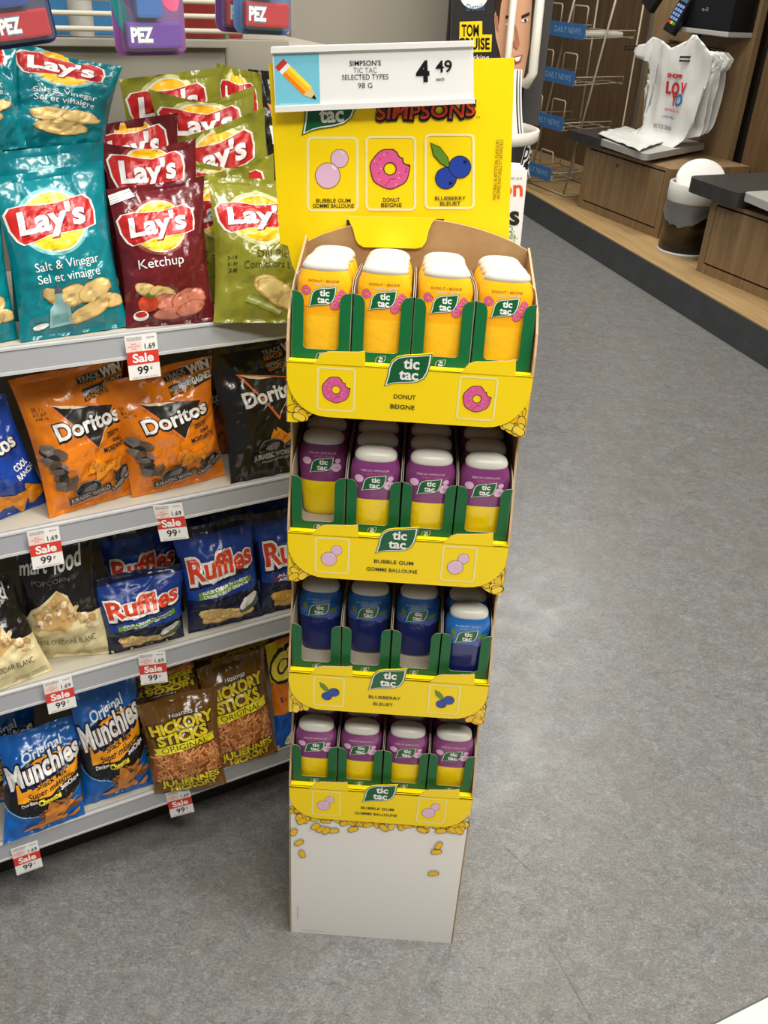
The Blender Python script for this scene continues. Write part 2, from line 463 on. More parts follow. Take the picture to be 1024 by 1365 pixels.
# side panels, cut back in a curve beside every tier
def side_profile():
    p = [(DD, 0.0), (0.0, 0.0), (0.0, ZF[3])]
    for i in (3, 2, 1):
        lo, hi = ZF[i], ZF[i - 1] - 0.085; h = hi - lo
        p += [(0.004, lo + 0.02), (0.016, lo + h * 0.30), (0.034, lo + h * 0.52), (0.044, lo + h * 0.74), (0.036, lo + h * 0.92), (0.016, hi - 0.001), (0.0, hi), (0.0, ZF[i - 1])]
    p += [(0.004, 1.19), (0.014, 1.216), (0.034, 1.236), (0.07, 1.246), (DD, 1.272)]
    return p
for x in (0.0, DW):
    mb = MB(); s = 1 if x == 0 else -1
    mb.prism(side_profile(), x, x + s * 0.0016, KRAFT, 'x', KEDGE)
    mb.prism(side_profile(), x - s * 0.0014, x, YBOARD, 'x', KEDGE)
    mb.build('side_panel', stand)
arc = [(DW, 1.268)] + [(DW * (1 - k / 14), 1.268 + 0.038 * math.sin(PI * k / 14) ** 0.8 - 0.006 * k / 14) for k in range(1, 14)] + [(0, 1.262)]
mb = MB(); mb.prism([(0, 0), (DW, 0)] + arc, DD - 0.003, DD, KRAFT, 'y', KEDGE); mb.prism([(0, 0), (DW, 0)] + arc, DD, DD + 0.0015, YBOARD, 'y', KEDGE)
mb.build('back_panel', stand)

# white base with scattered mint candies printed under the lowest tier
mb = MB(); mb.prism([(0, 0), (DW, 0), (DW, ZF[3] - 0.03), (0, ZF[3] - 0.03)], 0.0, 0.002, WBOARD, 'y')
d = Design(); rn = random.Random(5)
for k in range(70):
    x = DW * (k + 0.5) / 70 + rn.uniform(-0.004, 0.004); edge = abs(x / DW - 0.5) * 2
    z = ZF[3] - 0.074 + rn.uniform(-0.012, 0.006) + 0.015 * edge ** 4
    x = min(max(x, 0.008), DW - 0.008); mint(d, x, z, 0.0105, rn.uniform(0, PI), MINT if k % 3 else MINTL)
for k in range(26):
    sx = 0.009 if k % 2 else DW - 0.009
    mint(d, sx + (rn.uniform(0, 0.02) if k % 2 else -rn.uniform(0, 0.02)), ZF[3] - 0.03 - k * 0.0022, 0.0105, rn.uniform(0, PI))
for px, py, r in ((428, 1104, 0.6), (445, 1106, 0.2), (392, 1108, 1.2), (399, 1122, 0.7), (403, 1137, 1.8), (435, 1106, 1.0), (471, 1104, 0.5), (512, 1102, 2.3), (563, 1105, 2.7), (585, 1126, 1.2),
                  (582, 1134, 0.2), (578, 1163, 0.2), (588, 1106, 0.1), (604, 1105, 2.6), (612, 1106, 2.2), (421, 1100, 0.8)):
    q = FD.aty((px, py), 0); mint(d, q[0], q[2], 0.0105, r)
q = FD.aty((398, 1215), 0); d.text('FLOOR DISPLAY 98 G x 48', q[0], q[2], 0.0022, GREY, rot=PI / 2)
q = FD.aty((418, 1241), 0.0); d.text('MADE IN CANADA   RECYCLABLE', q[0], q[2] + 0.004, 0.002, GREY)
mb.design(d, lambda x, y, l: (x, -0.0002 - l * 0.000012, y)); mb.build('base_panel', stand)

def tray(i):
    z0 = ZF[i]; mb = MB()
    dip = 0.0285 if i == 0 else 0.0
    mb.prism([(0.0, z0 - 0.012), (DD - 0.003, z0 - 0.012 - dip), (DD - 0.003, z0 - 0.009 - dip), (0.0, z0 - 0.009)], 0.002, DW - 0.002, KRAFT, 'x')
    # printed board with arched lower corners behind the front flap
    pts = [(0, z0), (0, z0 - 0.085), (0.012, z0 - 0.085), (0.022, z0 - 0.080), (0.034, z0 - 0.071), (0.055, z0 - 0.066), (DW - 0.055, z0 - 0.066),
           (DW - 0.034, z0 - 0.071), (DW - 0.022, z0 - 0.080), (DW - 0.012, z0 - 0.085), (DW, z0 - 0.085), (DW, z0)]
    if i == 3: pts = [(0, z0), (0, z0 - 0.05), (DW, z0 - 0.05), (DW, z0)]
    mb.prism(pts, -0.0006, 0.0012, YBOARD if i < 3 else WBOARD, 'y')
    dz = Design(); rn = random.Random(i + 10)
    if i < 3:
        for k in range(22):
            for s in (0, 1):
                x = rn.uniform(0.006, 0.028); z = z0 - 0.012 - (k + 0.5) / 22 * 0.066
                if z < z0 - 0.074 and x > 0.016: x = rn.uniform(0.006, 0.011)
                mint(dz, x if s else DW - x, z, 0.0098, rn.uniform(0, PI), MINT if rn.random() < 0.6 else MINTL)
    mb.design(dz, lambda x, y, l: (x, -0.0008 - l * 0.00001, y))
    t = mb.build('tray', stand)
    # front flap: rounded lower corners, two raised tabs
    f = MB(); r1 = 0.052; zb = z0 - 0.073
    p = [(0.0, z0)]
    for k in range(9):
        a = PI / 2 * k / 8; p.append((r1 - r1 * math.cos(a), z0 - 0.018 - 0.055 * math.sin(a)))
    for k in range(8, -1, -1):
        a = PI / 2 * k / 8; p.append((DW - r1 + r1 * math.cos(a), z0 - 0.018 - 0.055 * math.sin(a)))
    p += [(DW, z0), (0.288, z0), (0.286, z0 + 0.0215), (0.276, z0 + 0.019), (0.250, z0 + 0.0165), (0.236, z0 + 0.0155), (0.228, z0 + 0.012), (0.223, z0 + 0.005), (0.219, z0)]
    p += [(0.099, z0), (0.098, z0 + 0.0205), (0.09, z0 + 0.0185), (0.052, z0 + 0.0165), (0.044, z0 + 0.013), (0.039, z0 + 0.006), (0.034, z0)]
    f.prism(p[::-1], -0.0042, -0.0024, YBOARD, 'y', KEDGE)
    f.box((0.0, -0.0042, z0 - 0.0016), (DW, 0.0105, z0), YBOARD)
    dz = Design()
    icon, nm = [(DONUT, ('DONUT', 'BEIGNE')), (BUBBLES, ('BUBBLE GUM', 'GOMME BALLOUNE')), (BERRIES, ('BLUEBERRY', 'BLEUET')), (BUBBLES, ('BUBBLE GUM', 'GOMME BALLOUNE'))][i]
    for xc in (0.063, 0.243):
        dz.frame(xc - 0.0245, z0 - 0.064, xc + 0.0245, z0 - 0.004, 0.0022, 0.005, CREAM)
        dz.put(icon, xc, z0 - 0.034, 0.0365)
    dz.put(LOGO, 0.153, z0 - 0.001, 0.056)
    dz.text(nm[0], 0.151, z0 - 0.0405, 0.0058, BLACK, w=0.0056 * len(nm[0]), bold=0.012)
    dz.text(nm[1], 0.149, z0 - 0.0545, 0.0058, BLACK, w=0.0052 * len(nm[1]), bold=0.012)
    f.design(dz, lambda x, y, l: (x, -0.0043 - l * 0.00004, y))
    # the raised half of the leaf emblem is a die-cut tab of its own board
    f.prism([(0.153 + a * 0.056, z0 - 0.001 + b * 0.056) for a, b in [(-0.53, -0.43), (-0.45, 0.03), (-0.38, 0.19), (-0.26, 0.3), (-0.08, 0.35), (0.2, 0.38), (0.53, 0.43), (0.5, 0.17), (0.46, -0.03)]][::-1], -0.0043, -0.0026, YBOARD, 'y')
    f.build('front_flap', t)
for i in range(4): tray(i)

# header card slotted behind the back wall, its tongue hanging in front
YH = DD + 0.006
def hp(x, y, l=0, yy=YH): return tuple(FD.aty((x, -y), yy - l * 0.00005))
mb = MB()
hpts = [(358, -85), (686, -77), (678, -330), (676, -385), (420, -378), (396, -368), (389, -352), (384, -328), (373, -324)]
A_ = [FD.aty((x, -y), YH) for x, y in hpts]
mb.prism([(q[0], q[2]) for q in A_], YH, YH + 0.0025, YBOARD, 'y', KEDGE)
T_ = [FD.aty(p, DD - 0.006) for p in ((463, 288), (467, 297), (471, 305), (474, 318), (478, 325), (485, 329), (555, 331), (563, 329), (568, 322), (572, 306), (576, 297), (582, 290))]
mb.prism([(q[0], q[2]) for q in T_], DD - 0.0075, DD - 0.006, YBOARD, 'y', KEDGE)
d = Design()
for x0, x1, y0, y1, ic, sc_, a, b_ in ((409, 478, 182, 282, BUBBLES, 54, 'BUBBLE GUM', 'GOMME BALLOUNE'), (487, 555, 181, 281, DONUT, 54, 'DONUT', 'BEIGNE'), (566, 633, 178, 279, BERRIES, 62, 'BLUEBERRY', 'BLEUET')):
    d.frame(x0, -y1, x1, -y0, 3.2, 8, CREAM); d.put(ic, (x0 + x1) / 2 + (0 if ic is not DONUT else -1), -(y0 + 44), sc_)
    d.text(a, (x0 + x1) / 2 + 1, -(y1 - 12), 5.2, BLACK, w=4.6 * len(a), bold=0.012)
    d.text(b_, (x0 + x1) / 2 + 1, -(y1 - 5), 5.2, BLACK, w=min(4.6 * len(b_), 55), bold=0.012)
d.rect(462, -300, 476, -293, BLACK); d.rect(578, -299, 592, -292, BLACK); d.join(2)
d.put(LOGO, 440, -144, 76, 0.05, sy=82)
RS = ink('letter_red_ink', (216, 70, 34)); 
wob = lambda a, b: (a, b + 1.2 * math.sin(a * 0.12) + (3.5 if abs(a) > 50 else 0) * 0.3)
d.text('SIMPSONS', 568, -159, 21, BLACK, w=136, bold=0.09, shear=0.12, rot=0.03, warp=wob)
d.text('SIMPSONS', 568, -157.5, 19, RS, w=133, bold=0.015, shear=0.12, rot=0.03, warp=wob)
d.text('TM', 637, -158, 3, BLACK)
d.text('NATURAL & ARTIFICIAL FLAVOURS', 663.5, -226, 4.4, BROWN, w=80, rot=PI / 2 - 0.06)
d.text('ARÔMES NATURELS ET ARTIFICIELS', 669, -226, 4.4, BROWN, w=80, rot=PI / 2 - 0.06)
mb.design(d, lambda x, y, l: hp(x, y, l + 4)); mb.build('header_card', stand)

# price sign clipped on the header card
YS = DD - 0.008
ps = empty('price_sign', 'white plastic shelf price sign with a pencil picture clipped over the yellow header card', 'price sign', tuple(FD.o), FD.ang)
SIGNW = mat('sign_white', (234, 233, 230), 0.32, spec=0.5)
mb = MB()
def quadslab(mb, px, y0, y1, m_):
    q = [FD.aty(p, y0) for p in px]; mb.prism([(a[0], a[2]) for a in q], y0, y1, m_, 'y')
quadslab(mb, [(363, 70), (631, 62), (632, 132), (367, 143)], YS, YS + 0.003, SIGNW)
quadslab(mb, [(361, 63), (632, 55), (632, 62), (361, 71)], YS - 0.004, YS + 0.012, mat('sign_rail', (226, 225, 220), 0.35))
quadslab(mb, [(366, 142), (633, 131), (634, 138), (367, 150)], YS - 0.003, YS + 0.003, MATS['sign_rail'])
mb.build('sign_holder', ps)
mb = MB(); d = Design(); quadslab(mb, [(364.5, 72), (631, 62), (632, 131.5), (367.5, 142.5)], YS - 0.0004, YS - 0.0001, SIGNW); SKY = ink('sign_blue_ink', (118, 196, 216), 0.28)
d.poly([(365, -73), (425, -71), (427, -138.5), (368, -141)][::-1], SKY)
def pen(p): # pencil in its own axis, from eraser to tip
    a = Vector((373, -85)); b = Vector((420, -131)); t = (b - a); n_ = Vector((-t.y, t.x)).normalized()
    return [tuple(a + t * u + n_ * v) for u, v in p]
d.poly(pen([(-0.02, -8), (0.10, -8), (0.10, 8), (-0.02, 8)]), ink('eraser_red', (196, 56, 46)))
d.poly(pen([(0.10, -8), (0.19, -8), (0.19, 8), (0.10, 8)]), WHITE)
d.poly(pen([(0.19, -8), (0.78, -8), (0.78, -2.8), (0.19, -2.8)]), ORANGE); d.poly(pen([(0.19, -2.8), (0.80, -2.8), (0.80, 2.8), (0.19, 2.8)]), SUN); d.poly(pen([(0.19, 2.8), (0.78, 2.8), (0.78, 8), (0.19, 8)]), LEMON)
d.poly(pen([(0.78, -8), (1.0, -1.5), (1.0, 1.5), (0.78, 8)]), CHIP); d.poly(pen([(0.94, -3), (1.04, 0), (0.94, 3)]), BLACK)
d.text("SIMPSON'S", 487, -87.5, 6.8, BLACK, w=42, bold=0.01, rot=0.015); d.text('TIC TAC', 487, -97, 6.8, GREY, w=31, rot=0.015)
d.text('SELECTED TYPES', 487, -106, 6.8, BLACK, w=62, rot=0.015); d.text('98 G', 487, -117, 6.4, BLACK, w=19, rot=0.015)
d.text('4', 564, -108, 26, BLACK, w=18, bold=0.04, rot=0.03); d.text('49', 592, -96, 15.5, BLACK, w=22, bold=0.015, rot=0.03); d.text('each', 587, -107.5, 4.6, BLACK, w=11, bold=0.01)
d.text('Tag-edge', 615, -133, 3, GREY); d.text('04 18 to 07 09 18', 385, -140, 2.2, WHITE)
mb.design(d, lambda x, y, l: tuple(FD.aty((x, -y), YS - 0.0005 - l * 0.00005))); mb.build('printed_insert', ps)

# ---- mint bottles
BWD, BDP, BHT = 0.069, 0.0385, 0.117
CAPW = mat('cap_white', (208, 206, 194), 0.35, spec=0.5)
def half(z):
    t = z / BHT
    k = 0.78 + 0.22 * min(1, t / 0.72) ** 0.9
    if t > 0.80: k *= 1 - 0.17 * ((t - 0.80) / 0.20) ** 2.0
    if t < 0.06: k *= 0.86 + 0.14 * (t / 0.06) ** 0.5
    return BWD / 2 * k, BDP / 2 * min(k * 1.02, 1.0)
def sup(q, a, b, n=3.0):
    c, s = math.cos(q), math.sin(q)
    return (a * math.copysign(abs(c) ** (2 / n), c), b * math.copysign(abs(s) ** (2 / n), s))
def make_bottle(body_mats, split, dz):
    r = empty('mint_bottle', 'mint bottle', 'bottle')
    mb = MB(); NZ, NQ = 34, 44
    def rings(z0, z1, nz, m_):
        vs = []; 
        for i in range(nz + 1):
            z = z0 + (z1 - z0) * i / nz; a, b = half(z)
            vs += [(*sup(2 * PI * j / NQ, a, b), z) for j in range(NQ)]
        fs = [(i * NQ + j, i * NQ + (j + 1) % NQ, (i + 1) * NQ + (j + 1) % NQ, (i + 1) * NQ + j) for i in range(nz) for j in range(NQ)]
        if z0 == 0: fs.append(tuple(range(NQ))[::-1])
        mb.add(vs, fs, m_, True)
    rings(0, BHT * split, 14, body_mats[0]); rings(BHT * split, BHT, 20, body_mats[1])
    def onb(x, z, l):
        a, b = half(max(0, min(BHT, z))); u = max(-0.985, min(0.985, x / a))
        e = 0.0003 + l * 0.00003
        return (x, -(b * (1 - abs(u) ** 3) ** (1 / 3)) - e, z)
    mb.design(dz, onb)
    mb.build('body', r)
    mb = MB(); vs = []; prof = [(0.0, 0.80), (0.001, 0.84), (0.004, 0.85), (0.007, 0.82), (0.0095, 0.76), (0.012, 0.66), (0.0138, 0.52), (0.0148, 0.30), (0.0152, 0.06)]
    for h, k in prof:
        vs += [(*sup(2 * PI * j / NQ, BWD / 2 * k, BDP / 2 * min(k * 1.06, 0.93), 2.7), BHT + h - 0.001) for j in range(NQ)]
    fs = [(i * NQ + j, i * NQ + (j + 1) % NQ, (i + 1) * NQ + (j + 1) % NQ, (i + 1) * NQ + j) for i in range(len(prof) - 1) for j in range(NQ)] + [tuple((len(prof) - 1) * NQ + j for j in range(NQ))]
    mb.add(vs, fs, CAPW, True)
    mb.build('cap', r)
    return r
def slice_design(d, W, Hh):
    for L in range(len(d.layers)):
        vs, fs, m_ = d.layers[L]; d.layers[L] = ([(x + W / 2, y) for x, y in vs], fs, m_)
    d.cut(16, 30, W, Hh)
    for L in range(len(d.layers)):
        vs, fs, m_ = d.layers[L]; d.layers[L] = ([(x - W / 2, y) for x, y in vs], fs, m_)
    return d
def label_design(t1, c1, kind):
    d = Design(True); zl = 0.0715; DZ = 0.0095
    d.text(t1, 0, 0.0935, 0.0029, c1, w=0.036)
    d.text('100 MINTS - MENTHES', 0.002, 0.0885, 0.0026, ink('label_sky_ink', (150, 214, 222)) if kind != 'gum' else PINK, w=0.027)
    if kind == 'donut':
        d.put(DONUT, -0.0205, 0.083, 0.0115); d.put(DONUT, 0.0215, 0.0805, 0.0095); d.put(DONUT, 0.019, 0.0725, 0.0135); d.put(DONUT, 0.0135, 0.0655, 0.0105)
        d.text('98 g', -0.022, 0.0625, 0.0026, ORANGE)
    if kind == 'gum':
        d.ell(-0.0205, 0.0815, 0.0058, 0.0058, LILAC); d.ell(0.0205, 0.083, 0.0037, 0.0037, LILAC); d.ell(0.0185, 0.0725, 0.0068, 0.0068, LILAC); d.join(3)
        d.text('98 g', 0.0195, 0.0712, 0.0024, BROWN)
    if kind == 'berry':
        HAZE = ink('pale_berry_ink', (96, 104, 176))
        for x, y, rr in ((-0.022, 0.0735, 0.0058), (0.0215, 0.0695, 0.0055), (0.0165, 0.0635, 0.0058)): d.ell(x, y, rr, rr, HAZE)
        for x, y, a in ((-0.0205, 0.0815, 0.2), (0.0205, 0.0765, -1.0)):
            d.poly([(x + 0.0075 * (u * math.cos(a) - v * math.sin(a)), y + 0.0075 * (u * math.sin(a) + v * math.cos(a))) for u, v in [(0, -1), (0.45, -0.3), (0.5, 0.2), (0, 1.1), (-0.5, 0.2), (-0.45, -0.3)]], LEAFG)
    d.put(LOGO, -0.001, zl + 0.004, 0.032)
    d.layers = [([(x * 1.06, y + DZ) for x, y in vs], fs, m_) for vs, fs, m_ in d.layers]
    return slice_design(d, 0.066, BHT)
AMB = foil('label_amber', (250, 176, 20)); AMB2 = foil('label_golden', (248, 190, 32)); PUR = foil('label_purple', (128, 56, 114)); PYEL = foil('label_yellow', (250, 216, 20))
BLU = foil('label_blue', (28, 104, 184)); NAV = foil('label_navy', (26, 40, 108))
FLAV = {
 'donut': (make_bottle((AMB2, AMB), 0.52, label_design('DONUT • BEIGNE', BROWN, 'donut')), 'orange donut mint bottle'),
 'gum': (make_bottle((PYEL, PUR), 0.50, label_design('BUBBLE GUM • GOMME BALLOUNE', LILAC, 'gum')), 'purple bubble gum mint bottle'),
 'berry': (make_bottle((NAV, BLU), 0.60, label_design('BLUEBERRY • BLEUET', ink('label_pale_ink', (170, 210, 240)), 'berry')), 'blue blueberry mint bottle'),
}
used = {k: False for k in FLAV}
TIER = ['top tier', 'second tier down', 'third tier down', 'bottom tier']
COLN = ['leftmost', 'second', 'third', 'rightmost']
ROWN = ['frontmost', 'second from front', 'third from front', 'rearmost']
CW = 0.0762
def carton_mesh():
    mb = MB(); x0, x1, y0, y1 = 0.0007, CW - 0.0007, 0.0, 0.186; t = 0.0009
    n0, n1 = 0.0155, 0.0605; r = 0.006; zt, zn, zb = 0.093, 0.021, 0.0
    p = [(x0, zb), (x1, zb), (x1, zt)]
    p += [(n1 + 0.006, zt - 0.0015), (n1 + 0.002, zt - 0.005), (n1, zt - 0.011)]
    p += [(n1 - r + r * math.cos(a), zn + r - r * math.sin(a)) for a in [PI / 2 * k / 5 for k in range(6)]]
    p += [(n0 + r - r * math.sin(a), zn + r - r * math.cos(a)) for a in [PI / 2 * k / 5 for k in range(6)]]
    p += [(n0, zt - 0.011), (n0 - 0.002, zt - 0.005), (n0 - 0.006, zt - 0.0015), (x0, zt)]
    mb.prism(p, y0, y0 + t / 2, GBOARD, 'y', GREYIN); mb.prism(p, y0 + t / 2, y0 + t, GREYIN, 'y')
    sp = [(y0, zb), (y0, zt), (y0 + 0.012, zt + 0.009), (y0 + 0.03, zt + 0.014), (y1, zt + 0.014), (y1, zb)]
    for x, s in ((x0, 1), (x1, -1)):
        mb.prism(sp, x, x + s * t / 2, GBOARD, 'x', GREYIN); mb.prism(sp, x + s * t / 2, x + s * t, GREYIN, 'x')
    mb.box((x0, y0, zb), (x1, y1, zb + t), GREYIN)
    mb.prism([(x0, zb), (x1, zb), (x1, zt + 0.014), (x0, zt + 0.014)], y1 - t, y1, GREYIN, 'y')
    d = Design(); d.put(LOGO, CW / 2, 0.0125, 0.0135)
    mb.design(d, lambda x, y, l: (x, -0.0002 - l * 0.00003, y))
    return mb.build('bottle_carton')
carton0 = carton_mesh(); cused = False
rows_in = [[(0, 1, 2, 3)] * 4, [(1, 2, 3), (0, 1, 2, 3), (0, 1, 2, 3), (0, 1, 2, 3)], [(1,), (1,), (1,), (0, 1)], [(0, 1)] * 4]
fl = ['donut', 'gum', 'berry', 'gum']
rnb = random.Random(2)
for i in range(4):
    zc = ZF[i] - 0.0088
    for c in range(4):
        xc = 0.0026 + c * CW
        o = carton0 if not cused else carton0.copy()
        if cused: COL.objects.link(o)
        cused = True
        tilt = Matrix.Rotation(math.radians(-8.5), 4, 'X') if i == 0 else Matrix.Identity(4)
        base = Matrix.Translation(FD.w((xc, 0.0112, zc))) @ Matrix.Rotation(FD.ang, 4, 'Z') @ tilt
        o.matrix_world = base
        tag(o, 'green open-fronted carton of %s bottles, %s from left on the %s' % ({'donut': 'orange', 'gum': 'purple', 'berry': 'blue'}[fl[i]], ['first', 'second', 'third', 'fourth'][c], TIER[i]), 'carton', 'green cartons in the display stand')
        for rw in rows_in[i][c]:
            proto, lab = FLAV[fl[i]]
            lb = '%s, %s in the %s carton, %s' % (lab, ROWN[rw], COLN[c], TIER[i])
            M4 = base @ Matrix.Translation((CW / 2 + rnb.uniform(-0.001, 0.001), 0.0235 + rw * 0.0425, 0.001)) @ Matrix.Rotation(rnb.uniform(-0.02, 0.02), 4, 'Z')
            if not used[fl[i]]:
                used[fl[i]] = True; b_ = proto
            else: b_ = dup(proto, (0, 0, 0), 0)
            b_.matrix_world = M4
            b_['label'] = lb; b_['group'] = 'mint bottles in the display stand'

# ================================================================== chip gondola
_gx = (math.cos(math.radians(30)), math.sin(math.radians(30)))
GO = onz(200, 1073, 0.145)
FG = Frame(GO, _gx)
RAILB = [1.085, 0.793, 0.490, 0.145]
SH = [z + 0.036 for z in RAILB]
SMETAL = mat('shelf_cream_metal', (184, 178, 162), 0.42, spec=0.4, var=0.03)
RAILM = mat('grey_price_rail', (150, 152, 156), 0.3, spec=0.5); RAILT = mat('rail_bright_edge', (200, 200, 200), 0.25)
BEIGE = mat('beige_back_panel', (150, 145, 132), 0.55, spec=0.3); KICKD = mat('dark_kick_metal', (46, 44, 42), 0.6, spec=0.3)
GX0, GX1, GD = -1.6, 0.46, 0.36
shelf = empty('shelf_unit', 'grey and cream metal shelving unit filled with chip bags, left of the yellow stand', 'shelf unit', tuple(FG.o), FG.ang)
for z in RAILB:
    mb = MB(); mb.box((GX0, 0.006, z + 0.004), (GX1, GD, z + 0.036), SMETAL, 0.002)
    b = mb.build('shelf', shelf)
    mb = MB()
    prof = [(0.006, z + 0.035), (-0.002, z + 0.033), (-0.010, z + 0.004), (-0.010, z), (-0.004, z), (0.006, z + 0.004)]
    mb.prism(prof, GX0, GX1, RAILM, 'x')
    mb.box((GX0, -0.0115, z - 0.001), (GX1, -0.0085, z + 0.0035), RAILT); mb.box((GX0, -0.004, z + 0.0318), (GX1, 0.002, z + 0.0352), RAILT)
    mb.build('price_rail', b)
mb = MB(); mb.box((GX0, 0.09, 0.0), (GX1 - 0.02, GD, RAILB[3] + 0.004), KICKD); mb.build('kick_plate', shelf)
topz = FG.aty((250, 52), GD)[2]
mb = MB(); mb.box((GX0, GD, 0.0), (GX1, GD + 0.02, topz), BEIGE, 0.002)
sx = FG.aty((301, 60), GD)[0]
mb.box((sx - 0.002, GD - 0.0015, 1.12), (sx + 0.002, GD, topz), mat('panel_seam', (120, 116, 104), 0.7))
mb.box((GX0, GD - 0.012, topz - 0.012), (sx, GD + 0.02, topz), BEIGE, 0.002)
mb.build('back_panel', shelf)
mb = MB(); mb.box((GX1, -0.0, 0.0), (GX1 + 0.025, GD + 0.02, 1.20), BEIGE, 0.002); mb.build('end_upright', shelf)
# wire screen above the back panel
WIRE = mat('cream_wire', (206, 200, 182), 0.4, spec=0.4)
mb = MB()
for k in range(26): mb.tube([(GX0, GD + 0.004, topz + 0.012 + k * 0.0215), (GX1, GD + 0.004, topz + 0.012 + k * 0.0215)], 0.0042, WIRE, 6)
for x in (-0.75, -0.45, -0.10, 0.02, 0.35): mb.tube([(x, GD + 0.012, topz - 0.01), (x, GD + 0.012, topz + 0.6)], 0.005, WIRE, 6)
mb.build('wire_screen', shelf)

# things seen through the screen
def boxthing(name, label, cat, px, y, wdt, hgt, dep, m_, zb=None, group=None):
    q = FG.aty(px, y); mb = MB(); mb.box((-wdt / 2, 0, 0), (wdt / 2, dep, hgt), m_, 0.004)
    o = mb.build(name); o.location = FG.w((q[0], q[1], q[2] if zb is None else zb)); o.rotation_euler = (0, 0, FG.ang); return tag(o, label, cat, group)
SHZ = topz - 0.03
o = boxthing('rear_shelf_board', 'cream shelf board behind the wire screen', 'shelf', (110, 60), GD + 0.03, 0.9, 0.02, 0.3, SMETAL, zb=SHZ)
boxthing('blue_carton', 'large plain blue carton seen behind the wire screen at top left', 'carton', (112, 30), GD + 0.18, 0.26, 0.3, 0.1, ink('carton_blue', (70, 140, 196), 0.5), zb=SHZ + 0.02)
boxthing('red_carton', 'red carton seen behind the wire screen right of the hanging packs', 'carton', (268, 18), GD + 0.16, 0.16, 0.26, 0.1, ink('carton_red', (150, 44, 36), 0.5), zb=SHZ + 0.02)
q = FG.aty((109, 36), GD + 0.09); mb = MB()
mb.lathe([(0.0, 0), (0.019, 0), (0.02, 0.004), (0.02, 0.075), (0.016, 0.085), (0.012, 0.09), (0.012, 0.122), (0.0, 0.124)], mat('white_plastic', (226, 224, 216), 0.35), 24)
o = mb.build('white_bottle'); o.location = FG.w((q[0], q[1], SHZ + 0.02)); tag(o, 'small white bottle behind the wire screen at top left', 'bottle')

